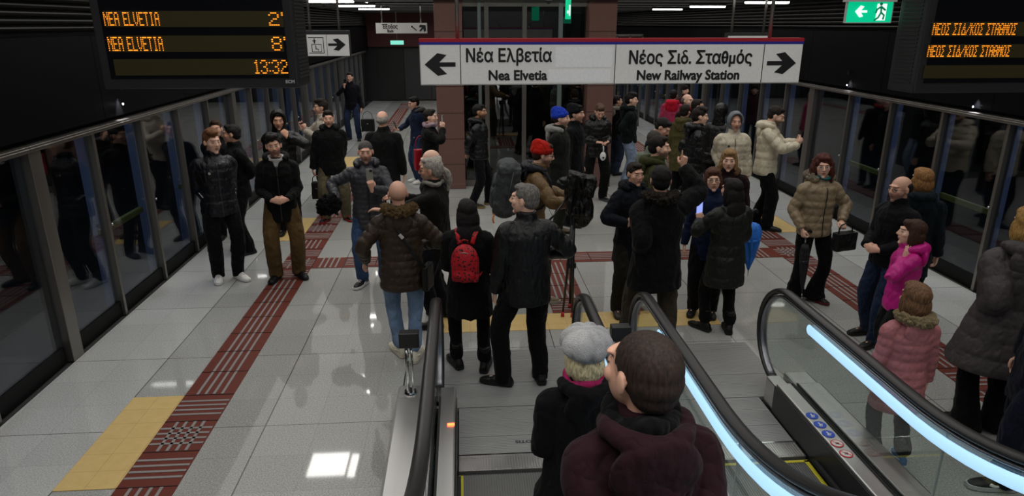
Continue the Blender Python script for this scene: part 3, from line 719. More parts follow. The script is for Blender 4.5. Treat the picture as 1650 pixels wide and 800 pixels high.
# ---------------- hanging signs
SIGNW = plain('sign_face', (.50, .49, .475), .5, emit=0); SIGN_GLOW = plain('sign_glow', (.50, .49, .47), .5, emit=.26); INK = plain('sign_ink', (.012, .012, .014), .5)  # faint glow put into the white sign faces to brighten them
def arrow(w, h, kind):
    a = [(-.5, .10), (.02, .10), (-.22, .42), (.08, .5), (.5, 0), (.08, -.5), (-.22, -.42), (.02, -.10), (-.5, -.10)]
    if kind == 'l': a = [(-x, z) for x, z in a][::-1]
    if kind == 'ne':
        c = math.cos(rad(45)); a = [(x * c - z * c, x * c + z * c) for x, z in a]
    return [(x * w, z * h) for x, z in a]
SY = 5.25
x0, zt = atY(675, 62, SY); x1, _ = atY(1291, 100, SY); _, zb = atY(980, 136, SY); _, zt = atY(980, 62, SY)
r = empty('platform_sign', ((x0 + x1) / 2, SY, zb), label='long white platform direction sign with black arrows and a red and blue top stripe', cat='sign'); ox = (x0 + x1) / 2; W = x1 - x0; Hh = zt - zb
s = Sh(); s.bx(-W / 2, W / 2, 0, .10, 0, Hh); s.obj('sign_case', [WHITE], r, bevel=.004)
s = Sh(); s.bx(-W / 2 + .006, W / 2 - .006, -.003, .001, .008, Hh * .87); s.obj('sign_face', SIGN_GLOW, r)
s = Sh(); s.bx(-W / 2 - .001, W / 2 + .001, -.004, .101, Hh * .93, Hh + .002); s.obj('red_stripe', plain('sign_red', (.30, .008, .016), .5, emit=.12), r)
s = Sh(); s.bx(-W / 2 - .001, W / 2 + .001, -.004, .101, Hh * .87, Hh * .93); s.obj('blue_stripe', plain('sign_blue', (.012, .016, .22), .5, emit=.12), r)
sx = lambda p: atY(p, 100, SY)[0] - ox
sz = lambda p: atY(980, p, SY)[1] - zb
for p in (742, 991, 1229):
    s = Sh(); s.bx(sx(p) - .003, sx(p) + .003, -.0045, -.003, .008, Hh * .87); s.obj('panel_joint', INK, r)
for pc, k in ((709, 'l'), (1259, 'r')):
    poly('arrow', [[(sx(pc) + x, sz(103) + z) for x, z in arrow(sx(734) - sx(684), sz(85) - sz(121), k)]], -.006, INK, r)
def wtext(name, body, p0, p1, base, cap, bold):
    text(name, body, sx(p0), sx(p1), -.0055, sz(base), (sz(cap) - sz(base)) / .72, INK, r, bold)
wtext('greek_name', 'Νέα Ελβετία', 751, 889, 99, 78, .0035)
wtext('latin_name', 'Nea Elvetia', 787, 882, 128, 112, .0035)
wtext('greek_name', 'Νέος Σιδ. Σταθμός', 1013, 1211, 103, 82, .0035)
wtext('latin_name', 'New Railway Station', 1027, 1193, 129, 113, .0035)
s = Sh(); s.bx(sx(895), sx(986), -.005, -.003, sz(108), sz(76)); s.bx(sx(884), sx(984), -.005, -.003, sz(132), sz(112)); s.obj('cover_patch', plain('patch', (.54, .54, .545), .4, emit=.27), r)
rods(r, (sx(738), sx(1240)), .05, Hh - .01, 3.345 - zb, .014)

# lift sign
Y = 6.6; x0, zt = atY(452, 56, Y); x1, _ = atY(563, 70, Y); _, zb = atY(530, 91, Y); _, zt = atY(530, 49, Y)
r = empty('lift_sign', ((x0 + x1) / 2, Y, zb), label='small white lift sign with arrow half hidden by the departure board', cat='sign'); ox = (x0 + x1) / 2; W = x1 - x0; Hh = zt - zb
s = Sh(); s.bx(-W / 2, W / 2, 0, .09, 0, Hh); s.obj('sign_case', DARKG, r, bevel=.004)
s = Sh(); s.bx(-W / 2 + .004, W / 2 - .004, -.003, 0, .004, Hh * .84); s.obj('sign_face', SIGN_GLOW, r)
qx = lambda p: atY(p, 72, Y)[0] - ox
qz = lambda p: atY(530, p, Y)[1] - zb
poly('arrow', [[(qx(543) + a, qz(72) + b) for a, b in arrow(qx(558) - qx(530), qz(62) - qz(82), 'r')]], -.006, INK, r)
s = Sh()
for a, b, c_, d in ((497, 522, 60, 61), (497, 522, 85, 86), (521, 522, 60, 86), (502, 518, 71, 72), (502, 518, 83, 84), (502, 503, 71, 84), (517.3, 518, 71, 84)): s.bx(qx(a), qx(b), -.005, -.003, qz(d), qz(c_))
s.bx(qx(526.5), qx(527), -.005, -.003, .004, Hh * .84)
s.ell((qx(507), -.004, qz(63)), (.006, .002, .006), n=10, k=6); s.bx(qx(506), qx(508), -.005, -.003, qz(70), qz(64.5)); s.bx(qx(504), qx(510), -.005, -.003, qz(66.4), qz(65))
s.ell((qx(508.5), -.004, qz(74)), (.005, .002, .005), n=10, k=6); s.bx(qx(508), qx(509.4), -.005, -.003, qz(79), qz(75)); s.bx(qx(508), qx(513), -.005, -.003, qz(79.5), qz(78.5)); s.bx(qx(512), qx(513), -.005, -.003, qz(82), qz(79))
s.obj('pictogram', INK, r)
rods(r, (qx(500), qx(547)), .045, Hh - .01, 3.345 - zb, .012)

# exit text sign far off
Y = 15.0; x0, zt = atY(605, 38, Y); x1, _ = atY(688, 45, Y); _, zb = atY(650, 54, Y); _, zt = atY(650, 37, Y)
r = empty('exit_sign', ((x0 + x1) / 2, Y, zb), label='white sign with small arrow hanging before the dark red beam', cat='sign'); ox = (x0 + x1) / 2; W = x1 - x0; Hh = zt - zb
s = Sh(); s.bx(-W / 2, W / 2, 0, .1, 0, Hh); s.obj('sign_case', WHITE, r, bevel=.004)
ex = lambda p: atY(p, 45, Y)[0] - ox
ez = lambda p: atY(650, p, Y)[1] - zb
text('greek_word', 'Έξοδος', ex(616), ex(641), -.004, ez(46), .12, INK, r, .003); text('latin_word', 'Exit', ex(624), ex(634), -.004, ez(52), .07, INK, r, .003)
poly('arrow', [[(ex(681) + a, ez(45.5) + b) for a, b in arrow(.17, .17, 'ne')]], -.005, INK, r)
s = Sh(); s.box((ex(667), -.003, ez(45.5)), (.14, .004, .02), R=roty(.7)); s.box((ex(664), -.003, ez(43)), (.03, .004, .03)); s.obj('pictogram', INK, r)
rods(r, (-.4, .4), .05, Hh - .01, 3.345 - zb, .012)

# green running man sign
Y = 5.1; x0, zt = atY(1367, 3, Y); x1, _ = atY(1437, 20, Y); _, zb = atY(1400, 36, Y); _, zt = atY(1400, 3, Y)
GREEN = plain('exit_green', (.0, .42, .20), .4, emit=1.0); GWH = plain('exit_white', (.8, .95, .88), .4, emit=.9)
r = empty('emergency_exit_sign', ((x0 + x1) / 2, Y, zb), label='green lit running man exit sign with white arrow by the second board', cat='sign', group='green exit signs'); ox = (x0 + x1) / 2; W = x1 - x0; Hh = zt - zb
s = Sh(); s.bx(-W / 2, W / 2, 0, .02, 0, Hh); s.obj('lit_panel', GREEN, r)
s = Sh(); s.bx(-W / 2 - .01, W / 2 + .01, -.03, .06, Hh, Hh + .04); s.bx(-W / 2 - .006, -W / 2, -.002, .022, -.004, Hh); s.bx(W / 2, W / 2 + .006, -.002, .022, -.004, Hh); s.bx(-W / 2, W / 2, -.002, .022, -.006, 0); s.obj('sign_frame', WHITE, r)
gx = lambda p: atY(p, 20, Y)[0] - ox
gzz = lambda p: atY(1400, p, Y)[1] - zb
poly('arrow', [[(gx(1387) + a, gzz(18.5) + b) for a, b in arrow(gx(1396) - gx(1377), gzz(9) - gzz(28), 'l')]], -.005, GWH, r)
s = Sh(); s.bx(gx(1412), gx(1427), -.005, -.001, gzz(33), gzz(6)); s.obj('door_mark', GWH, r)
s = Sh(); a = gx(1418); b = gzz(20); s.ell((a - .003, -.007, b + .058), (.012, .003, .012), n=12, k=6)
for P in ([(a, -.006, b + .045), (a + .004, -.006, b + .0)], [(a, -.006, b + .04), (a + .035, -.006, b + .015)], [(a, -.006, b + .04), (a - .03, -.006, b + .02), (a - .035, -.006, b - .005)], [(a + .004, -.006, b), (a + .03, -.006, b - .02), (a + .025, -.006, b - .05)], [(a + .004, -.006, b), (a - .012, -.006, b - .035), (a - .04, -.006, b - .055)]):
    s.tube(P, [.007] * len(P), n=6, up=(0, 1, 0))
s.obj('running_figure', plain('exit_dark', (.0, .22, .1), .4, emit=.4), r)
s = Sh(); s.tube([(0, .01, Hh + .03), (0, .01, 3.345 - zb)], [.01, .01], n=8); s.obj('hanger_rod', STEEL, r)
# the one seen edge on near the lift
Y = 10.5; xx, z1 = atY(916, -6, Y); _, z0 = atY(916, 31, Y)
r = empty('emergency_exit_sign', (xx, Y, z0), rz=rad(70), label='narrow green lit exit sign seen almost edge on above the lift', cat='sign', group='green exit signs')
s = Sh(); s.bx(-.16, .16, -.01, .01, 0, z1 - z0 - .03); s.obj('lit_panel', GREEN, r)
s = Sh(); s.bx(-.17, .17, -.03, .03, z1 - z0 - .03, 3.345 - z0); s.obj('sign_frame', WHITE, r)
s = Sh(); s.bx(-.12, -.03, -.013, -.009, .08, .12); s.bx(.02, .1, -.013, -.009, .05, .2); s.obj('exit_mark', GWH, r)
Y = 22; xx, z0 = atY(640, 72, Y)
r = empty('emergency_exit_sign', (xx, Y, z0), label='tiny green lit exit sign far off below the red beam', cat='sign', group='green exit signs')
s = Sh(); s.bx(-.2, .2, -.01, .01, 0, .12); s.obj('lit_panel', plain('exit_pale', (.15, .5, .4), .4, emit=1.2), r); s = Sh(); s.bx(-.2, .2, -.012, .012, .12, .14); s.tube([(0, 0, .13), (0, 0, 3.345 - z0)], [.01, .01], n=8); s.obj('sign_frame', STEEL, r)
# grey backed sign behind the platform sign
Y = 8.0; x0, zt = atY(1173, 53, Y); x1, _ = atY(1240, 60, Y); _, z0 = atY(1200, 90, Y)
r = empty('hanging_sign', ((x0 + x1) / 2, Y, z0), label='pale hanging sign mostly hidden behind the long platform sign', cat='sign'); W = x1 - x0
s = Sh(); s.bx(-W / 2, W / 2, 0, .1, 0, zt - z0); s.obj('sign_case', DARKG, r); s = Sh(); s.bx(-W / 2 + .005, W / 2 - .005, -.004, 0, .005, (zt - z0) * .87); s.obj('sign_face', SIGN_GLOW, r)
rods(r, (-W / 2 + .06, W / 2 - .06), .05, zt - z0 - .01, 3.345 - z0, .014)
# ceiling cameras
for px, py, Y, lb in ((524, 8, 12.5, 'small white dome camera under the ceiling beside the linear lights'), (583, 11, 16, 'small white dome camera further along the ceiling'), (884, 3, 11.6, 'small grey dome camera under the ceiling before the lift')):
    xx, z = atY(px, py, Y); r = empty('dome_camera', (xx, Y, z), label=lb, cat='camera', group='dome cameras')
    s = Sh(); s.tube([(0, 0, .02), (0, 0, 3.345 - z)], [.055, .06], n=16); s.obj('mount', WHITE, r, smooth=True); s = Sh(); s.ell((0, 0, .02), (.05, .05, .05)); s.obj('dome', DARKG, r, smooth=True)
# ================================================================== PEOPLE
def ik(A, B, l1, l2, pole):
    d = B - A; L = np.linalg.norm(d); mx = (l1 + l2) * .998
    if L > mx: B = A + d / L * mx; d = B - A; L = mx
    u = d / L; a = (l1 * l1 - l2 * l2 + L * L) / (2 * L); h = math.sqrt(max(l1 * l1 - a * a, 0))
    p = np.array(pole, float); p = p - u * (p @ u); p = unit(p)
    return A + u * a + p * h, B
def ss(x): x = np.clip(x, 0, 1); return x * x * (3 - 2 * x)

ARM = {  # wrist, finger direction, palm normal, curl, pole (mirrored in x for the other arm)
 'down': ((.265, .03, .84), (0, .15, -1), (-1, 0, 0), .35, (.3, -1, 0)),
 'pocket': ((.135, .055, .99), (-.3, .3, -1), (-1, 0, 0), .6, (.2, -1, 0)),
 'clasp': ((.085, .25, 1.04), (-.9, .35, -.1), (0, -1, -.2), .75, (.6, -.8, -.3)),
 'phone': ((.07, .33, 1.27), (-.2, .25, 1), (-.5, -1, .2), .85, (1, 0, -1)),
 'belly': ((.10, .26, 1.10), (-.8, .6, 0), (0, -.3, -1), .7, (.45, -.9, -.5)),
 'behind': ((.05, -.19, .93), (-.8, 0, -.6), (0, -1, 0), .6, (1, -.6, 0)),
}
TOPZ = [.45, .62, .80, .90, 1.00, 1.10, 1.22, 1.33, 1.40, 1.455, 1.50]
TOPW = [.195, .193, .190, .188, .178, .170, .182, .194, .172, .112, .072]
TOPD = [.145, .145, .142, .140, .130, .125, .135, .136, .122, .095, .075]
HAIR = {
 'short': [((0, -.026, .044), (.082, .095, .085)), ((0, -.05, .0), (.074, .066, .07)), ((0, .035, .098), (.055, .045, .026))],
 'quiff': [((0, -.026, .046), (.082, .095, .086)), ((0, -.05, .0), (.074, .066, .07)), ((.008, .05, .108), (.058, .045, .034)), ((0, 0, .115), (.065, .07, .035))],
 'buzz': [((0, -.022, .037), (.0785, .0955, .0855)), ((0, -.045, -.006), (.069, .062, .062))],
 'crop': [((0, -.022, .034), (.0785, .0960, .0860)), ((0, -.038, .004), (.0765, .082, .068)), ((0, -.048, -.03), (.066, .062, .055))],
 'fringe': [((0, -.052, .004), (.084, .075, .058)), ((0, -.02, .012), (.085, .058, .042)), ((0, -.04, .03), (.086, .072, .045))],
 'bob': [((0, -.026, .046), (.088, .1, .088)), ((0, -.055, -.03), (.09, .068, .095)), ((.07, -.01, -.03), (.028, .05, .09)), ((-.07, -.01, -.03), (.028, .05, .09)), ((0, .04, .09), (.06, .045, .035))],
 'long': [((0, -.026, .046), (.088, .1, .088)), ((0, -.06, -.06), (.106, .075, .13)), ((.072, -.01, -.05), (.028, .045, .12)), ((-.072, -.01, -.05), (.028, .045, .12)), ((0, .04, .09), (.06, .045, .035)), ((0, -.085, -.19), (.125, .065, .14))],
 'pony': [((0, -.026, .042), (.082, .096, .085)), ((0, -.05, .0), (.075, .066, .07)), ((0, .035, .095), (.055, .045, .026))],
 'curly': [((0, -.03, .046), (.095, .102, .088)), ((0, -.06, -.04), (.118, .075, .12)), ((.082, -.005, -.06), (.04, .045, .12)), ((-.082, -.005, -.06), (.04, .045, .12)), ((0, .035, .095), (.06, .045, .03))],
 'afro': [((0, -.03, .05), (.112, .115, .10)), ((0, -.06, -.05), (.13, .085, .12)), ((.085, -.01, -.06), (.045, .05, .12)), ((-.085, -.01, -.06), (.045, .05, .12))],
}
HANDS = {}
def person(label, hx, hy, fy=None, H=None, face=0, arms=('down', 'down'), legs=None, look=(0, 0, 0), lean=(0, 0, 0), shift=(0, 0), drop=0,
           skin='b98a70', brow='241a14', beard=0., lips='8f4c44', hs=1., hair=('short', '1d1612'), top=None, pants=None, shoes=None, extra=None, zf=0., group=None, wide=1., key=None, scar=None):
    if H is None: H = solve_h(hx, hy, fy)
    H0 = H; s = H / 1.75
    hp0 = onz(hx, hy, H + zf); fa = rad(face); RZ = rotz(fa)
    dist = np.linalg.norm(hp0 - np.array([0, 0, CAM_H])); vox = float(np.clip(dist * .00088, .0045, .013)) / s
    lean_, side_, twist_ = [rad(a) for a in lean]
    shx, shy = shift
    def T(p):
        p = np.asarray(p, float); q = np.atleast_2d(p).copy(); wgt = ss((q[:, 2] - .86) / .3)
        piv = np.array([0, 0, .95]); v = q - piv; out = np.empty_like(v)
        a = -lean_ * wgt; b = side_ * wgt; c = twist_ * wgt
        x = v[:, 0] * np.cos(c) - v[:, 1] * np.sin(c); y = v[:, 0] * np.sin(c) + v[:, 1] * np.cos(c); z = v[:, 2]
        y, z = y * np.cos(a) - z * np.sin(a), y * np.sin(a) + z * np.cos(a)
        x, z = x * np.cos(b) + z * np.sin(b), -x * np.sin(b) + z * np.cos(b)
        out = np.stack([x, y, z], 1) + piv; hgt = ss((q[:, 2] - .1) / .85)
        out[:, 0] += shx * hgt; out[:, 1] += shy * hgt; out[:, 2] -= drop * hgt
        return out if p.ndim > 1 else out[0]
    RT = rotz(twist_) ; RT = roty(side_) @ rotx(-lean_) @ RT
    yaw, pit, tilt = [rad(a) for a in look]
    RH = RT @ rotz(yaw) @ rotx(pit) @ roty(tilt); N = T((0, .0, 1.505)); hs = hs * 1.06; HC = N + RH @ np.array((0, .024, .122 * hs))
    # place so that the crown sits at the pixel
    crown = (RZ @ ((HC + RH @ np.array((0, 0, .115 * hs))) * s)); ztop = crown[2]
    P0 = onz(hx, hy, ztop + zf) - crown; P0[2] = zf + .0085
    legs = legs or [(-.105, .0, 8), (.105, .0, -8)]
    J = {}
    for i, sd in ((0, -1), (1, 1)):
        fx, fyy, fyaw = legs[i][:3]; lift = legs[i][3] if len(legs[i]) > 3 else 0
        hip = T((sd * .088, 0, .92)); ank = np.array((fx, fyy, .085 + lift)); kn, ank = ik(hip, ank, .435, .425, rotz(rad(fyaw)) @ np.array((0, 1, .05)))
        J['hip', i], J['kn', i], J['an', i], J['fy', i] = hip, kn, ank, rad(fyaw)
        shd = T((sd * .168 * wide, -.008, 1.388)); a = arms[i]
        if isinstance(a, str): W, hd, pn, cu, po = ARM[a]; fl = np.array((sd, 1, 1)); W, hd, pn, po = np.array(W) * fl, np.array(hd) * fl, np.array(pn) * fl, np.array(po) * fl; W = W + np.array((shx, shy, -drop)); pt_ = None
        else: W, hd, pn, cu, po = [np.array(q, float) if not np.isscalar(q) else q for q in a[:5]]; pt_ = a[5] if len(a) > 5 else None
        elb, W = ik(shd, np.array(W, float), .285, .262, po); J['sh', i], J['el', i], J['wr', i], J['hand', i] = shd, elb, W, (unit(hd), np.array(pn, float), cu, pt_)
    # ------------------------------------------------------------ body
    b = Sh()
    def ringset(zs, ws, ds, yc=0, n=28):
        return [np.stack([w_ * np.cos(t_), d_ * np.sin(t_) + y_, np.full(n, z_)], 1) for z_, w_, d_, y_ in zip(zs, ws, ds, np.broadcast_to(yc, len(zs))) for t_ in [np.linspace(0, 2 * math.pi, n, endpoint=False)]]
    b.rings([T(r) for r in ringset([.85, .93, 1.05, 1.2, 1.32, 1.41, 1.455, 1.5], [.12, .15, .13, .145, .16, .15, .085, .06], [.08, .10, .085, .10, .10, .085, .062, .06])])
    b.tube([T((0, -.005, 1.45)), N + RH @ np.array((0, -.002, .03)), HC + RH @ np.array((0, -.02, -.03))], [.06, .056, .056], n=16, step=.02)
    for i in (0, 1):
        b.tube([J['sh', i], J['el', i], J['wr', i]], [.048, .038, .025], n=12, smooth=False, step=.03)
        b.tube([J['hip', i], J['kn', i], J['an', i]], [.082, .055, .038], n=12, smooth=False, step=.04)
        b.ell(J['an', i] + rotz(J['fy', i]) @ np.array((0, .05, -.045)), (.038, .11, .03), R=rotz(J['fy', i]), n=12, k=8)
        # hand
        d, pn, cu, pt_ = J['hand', i]; pn = unit(pn - d * (pn @ d)); sdv = np.cross(d, pn) * (1 if i else -1)   # towards the thumb
        M = np.stack([sdv, d, -pn], 1); W = J['wr', i]; J['M', i] = M; Wd = lambda v: W + M @ np.array(v)
        b.tube([Wd((0, -.03, 0)), Wd((0, .01, 0)), Wd((.002, .05, .0)), Wd((.0, .092, 0))], [(.025, .020), (.028, .018), (.039, .0165), (.040, .013)], n=14, up=M[:, 2], step=.02)
        for k, (fx, L, r_) in enumerate(((.030, .072, .0088), (.010, .080, .009), (-.011, .074, .0087), (-.030, .058, .0078))):
            c_ = cu
            if pt_ == 'point': c_ = .02 if k == 0 else .95
            q = np.array((fx, .082, 0.)); ang = 0; P = [Wd(q)]; rr = [r_ * 1.1]
            ang = rad(8 * (k - 1.5)) * .0
            th = 0; spread = (1.5 - k) * .06
            for seg, bend in ((.45, 62), (.30, 75), (.25, 45)):
                th += rad(bend) * c_; q = q + L * seg * np.array((math.sin(spread), math.cos(th) * math.cos(spread), -math.sin(th))); P.append(Wd(q)); rr.append(r_ * (.98 if seg > .4 else .9 if seg > .27 else .72))
            b.tube(P, rr, n=8, up=M[:, 2])
        tc = min(1, cu * 1.1); q = np.array((.022, .025, -.004)); P = [Wd(q)]; 
        for L, v in ((.035, (.8, .6, -.35 * tc)), (.032, (.35 - .5 * tc, .85, -.6 * tc)), (.026, (.1 - .7 * tc, .9, -.7 * tc))): q = q + L * unit(v); P.append(Wd(q))
        b.tube(P, [.014, .0125, .011, .0085], n=8, up=M[:, 2])
    # head
    def hd_(c, r, R=None): b.ell(HC + RH @ (np.array(c) * hs), np.array(r) * hs, R=RH if R is None else RH @ R, n=24, k=16)
    for c, r in (((0, -.018, .028), (.076, .095, .088)), ((0, .028, -.02), (.064, .068, .092)), ((0, .032, -.068), (.050, .052, .042)), ((0, .074, -.1), (.021, .018, .016)), ((0, .078, .038), (.050, .019, .012)),
                 ((.012, .102, -.024), (.008, .009, .008)), ((-.012, .102, -.024), (.008, .009, .008)), ((.042, .06, -.016), (.024, .024, .024)), ((-.042, .06, -.016), (.024, .024, .024)),
                 ((.031, .078, .009), (.014, .012, .009)), ((-.031, .078, .009), (.014, .012, .009)), ((0, .092, -.050), (.022, .009, .0055)), ((0, .090, -.060), (.018, .010, .007))): hd_(c, r)
    for sd in (-1, 1): hd_((sd * .079, -.006, -.004), (.009, .018, .031), R=rotz(sd * .3))
    hp = lambda v: HC + RH @ (np.array(v) * hs)
    b.tube([hp((0, .088, .03)), hp((0, .104, .0)), hp((0, .113, -.018)), hp((0, .102, -.030))], [.0075 * hs, .0095 * hs, .0125 * hs, .007 * hs], n=10)
    me, co = remesh(b, 'person', vox, 2)
    loc = (co - HC) @ RH / hs
    at = me.attributes.new('hp', 'FLOAT_VECTOR', 'POINT'); at.data.foreach_set('vector', loc.astype('f').ravel())
    me.materials.append(skinmat(skin, brow, beard, lips)); me.transform(Matrix.Scale(s, 4))
    root = bpy.data.objects.new('person', me); COL.objects.link(root); root.location = P0; root.rotation_euler = (0, 0, fa)
    tag(root, label, 'person', group)
    seed = hx * .37 + hy
    def finish(sh, name, mat, v=1.3, smooth=3, fold=.0, fs=9, fuzz=0., parent=root, fuzzs=None):
        def disp(c):
            e = np.zeros(len(c))
            if fold:
                q = c * np.array((1, 1, .75)) + seed; n1 = noise(q, fs); n2 = noise(q + 3.1, fs * 2.1); e += fold * ((1 - np.abs(n1) * 2.2) * .7 + (1 - abs(n2) * 2) * .35)
            if fuzz: e += fuzz * noise(c + seed, fuzzs or 1 / (vox * 2.6)) + fuzz * .5 * np.random.RandomState(3).rand(len(c))
            return e
        m_, _ = remesh(sh, name, min(.014, max(.0055, vox * v)), smooth, disp); m_.materials.append(mat); m_.transform(Matrix.Scale(s, 4))
        o = bpy.data.objects.new(name, m_); COL.objects.link(o); o.parent = parent; return o
    # ------------------------------------------------------------ trousers
    pt = dict(col='101014', fit='straight', kind='weave', rough=.85); pt.update(pants or {})
    q = Sh(); fit = {'straight': (.098, .082, .068, .066), 'slim': (.092, .068, .058, .05), 'loose': (.096, .090, .080, .078), 'flare': (.095, .075, .085, .125), 'boot': (.095, .075, .066, .062)}[pt['fit']]
    q.rings([T(r) for r in ringset([.80, .86, .95, 1.02, 1.05], [.13, .165, .172, .155, .15], [.10, .118, .118, .105, .10])])
    for i in (0, 1):
        sd = -1 if i == 0 else 1; h, k_, a = J['hip', i], J['kn', i], J['an', i]
        q.tube([h + (sd * .0, 0, .02), h * .5 + k_ * .5 + (sd * .01, 0, 0), k_, k_ * .45 + a * .55, a + (0, .0, .01 if pt['fit'] != 'slim' else .03), a + (0, .005, -.05 if pt['fit'] not in ('slim', 'boot') else .02)],
               [fit[0], (fit[0] + fit[1]) / 2 + .004, fit[1], (fit[1] + fit[2]) / 2, fit[2] if pt['fit'] != 'flare' else .105, fit[3]], n=18, step=.03, smooth=True)
    finish(q, 'trousers', cloth(pt['col'], pt['rough'], .5, pt['kind']), fold=.008, fs=10)
    # ------------------------------------------------------------ shoes
    sp = dict(col='0c0c0d', sole='0c0c0d', boot=False, big=1., trim=None); sp.update(shoes or {})
    if not sp.get('none'):
        for i in (0, 1):
            sh = Sh(); R = rotz(J['fy', i]); A = J['an', i] - np.array((0, 0, .085)); k = sp['big']
            rows = [(-.085, .028, .05, .045), (-.06, .040, .10, .052), (-.01, .040, .105, .055), (.04, .042, .085, .045), (.09, .046, .068, .036), (.14, .045, .058, .030), (.185, .034, .046, .024), (.205, .018, .034, .015)]
            n = 18; an = np.linspace(0, 2 * math.pi, n, endpoint=False); rs = []
            for y, w_, ztop_, _ in rows:
                c_ = np.cos(an); s_ = np.sin(an); zz = .02 + (ztop_ - .02) * np.where(s_ > 0, s_ ** .8 if 0 else np.abs(s_) ** .8, 0) - .012 * np.where(s_ < 0, np.abs(s_), 0)
                rs.append((R @ np.stack([w_ * k * np.sign(c_) * np.abs(c_) ** .8, np.full(n, y * k), zz * k], 1).T).T + A)
            sh.rings(rs)
            if sp['boot']: sh.tube([A + (0, .0, .05), A + (0, -.005, .14), A + (0, -.01, .26)], [.052, .050, .056], n=16, step=.03)
            so = finish(sh, 'shoe', cloth(sp['col'], .5, .2) if sp['col'] not in ('e8e6e0', 'd8d2bf') else cloth(sp['col'], .7, .2), v=1.1, smooth=2)
            sl = Sh(); rs = [[], []]
            for y, w_, _, _ in rows: rs[0].append((w_ * k * 1.06, y * k * 1.03)); rs[1].insert(0, (-w_ * k * 1.06, y * k * 1.03))
            ol = rs[0] + rs[1]; hgt = .028 * k
            v = np.array([(x, y, 0) for x, y in ol] + [(x * 1.02, y * 1.01, hgt) for x, y in ol]); v = (R @ v.T).T + A; n = len(ol)
            sl.add(v * s, [tuple(range(n - 1, -1, -1)), tuple(range(n, 2 * n))] + [(a, (a + 1) % n, (a + 1) % n + n, a + n) for a in range(n)])
            sl.obj('sole', plain('sole', sp['sole'], .6), so)
            if sp['trim']:
                t2 = Sh()
                for zz, yy in ((.072, .105), (.083, .08), (.096, .055)): t2.tube([(R @ np.array((-.024, yy, zz * .93)) + A) * s, (R @ np.array((0, yy + .002, zz)) + A) * s, (R @ np.array((.024, yy, zz * .93)) + A) * s], [.005 * s] * 3, n=6)
                for sd in (-1, 1): t2.tube([(R @ np.array((sd * .040 * k, .06, .03)) + A) * s, (R @ np.array((sd * .044 * k, .0, .052)) + A) * s, (R @ np.array((sd * .034 * k, -.06, .07)) + A) * s], [.007 * s] * 3, n=6)
                t2.obj('laces', cloth(sp['trim'], .7, .1), so, smooth=True)
    # ------------------------------------------------------------ jacket
    tp = dict(col='101012', hem=.80, bulk=.0, flare=0., puff=0., pitch=.09, hood=None, hoodcol=None, collar=True, rough=.8, kind='weave', collarcol=None, sleeve=1., zip=None, belly=0., fur='8a7250', cuff=0); tp.update(top or {})
    bk = tp['bulk']; hem = tp['hem']; zs = np.arange(hem, 1.50, .012); ph = lambda a: tp['puff'] * (abs(math.sin(math.pi * a / tp['pitch'])) ** .6 - .55)
    ws = np.interp(zs, TOPZ, TOPW) * (1 + (wide - 1) * ss((zs - .9) / .4)); ds = np.interp(zs, TOPZ, TOPD)
    add = bk * np.clip((1.47 - zs) / .12, 0, 1) + tp['flare'] * np.clip((1.05 - zs) / .5, 0, 1.2) + np.array([ph(z - hem) if z < 1.44 else 0 for z in zs])
    yc = .004 + tp['belly'] * np.exp(-((zs - 1.08) / .14) ** 2)
    q = Sh(); rg = ringset(zs, ws + add, ds + add + tp['belly'] * .6 * np.exp(-((zs - 1.08) / .14) ** 2), yc)
    q.rings([T(r) for r in rg]); cm = cloth(tp['col'], tp['rough'], .35, tp['kind'])
    for i in (0, 1):
        sd = -1 if i == 0 else 1; a, e, w_ = J['sh', i], J['el', i], J['wr', i]; d = unit(w_ - e)
        arc0 = T((sd * .085, -.005, 1.415)); bk = tp.get('sbulk', tp['bulk']); rs_ = [.05 + bk * .3, .062 + bk * .5, .058 + bk * .9, .053 + bk * .9, .048 + bk * .9, .042 + bk * .7, .038 + bk * .5]
        q.tube([arc0, a, a * .5 + e * .5, e, e * .55 + w_ * .45, w_ - d * .05, w_ - d * .005], rs_, n=18, step=.012, mod=(lambda t: ph(t) * .9) if tp['puff'] else None)
    if tp['collar']:
        q.rings([T(r) for r in ringset([1.42, 1.46, 1.50, 1.535, 1.545], [.12, .092, .082, .079, .072], [.09, .086, .084, .082, .075], yc=[0, 0, .006, .010, .010])])
    jk = finish(q, tp.get('name', 'jacket'), cm, fold=.013 if not tp['puff'] else .006, fs=8, fuzz=.004 if tp['kind'] == 'fur' else 0)
    hc = cloth(tp['hoodcol'] or tp['col'], tp['rough'], .35, tp['kind'])
    arcp = [(-.085, .075, 1.475), (-.115, .01, 1.495), (-.10, -.075, 1.50), (-.05, -.125, 1.495), (0, -.138, 1.49), (.05, -.125, 1.495), (.10, -.075, 1.50), (.115, .01, 1.495), (.085, .075, 1.475)]
    if tp['hood'] in ('down', 'fur', 'big'):
        bg = 1.25 if tp['hood'] == 'big' else 1.; hk = tp.get('hk', 1.); q = Sh(); q.tube([T(p) for p in arcp], [r_ * hk for r_ in (.024, .036, .044 * bg, .05 * bg, .052 * bg, .05 * bg, .044 * bg, .036, .024)], n=14, step=.02)
        if hk < 1: q.ell(T((0, -.115, 1.40)), (.135, .05, .135), R=RT @ rotx(.25)); q.ell(T((0, -.135, 1.33)), (.085, .035, .10), R=RT)
        q.ell(T((0, -.13, 1.41)), (.125 * bg, .038 * bg, .11 * bg), R=RT); ho = finish(q, 'hood', hc, fold=.006, fs=12)
        if tp['hood'] == 'fur':
            q = Sh(); q.tube([T(np.array(p) * (1.08, 1.12, 1) + (0, -.012, .022)) for p in arcp], [.022, .03, .036, .04, .042, .04, .036, .03, .022], n=12, step=.02)
            finish(q, 'fur_trim', cloth(tp['fur'], .95, .9, 'fur'), v=.9, smooth=1, fuzz=.024, parent=ho)
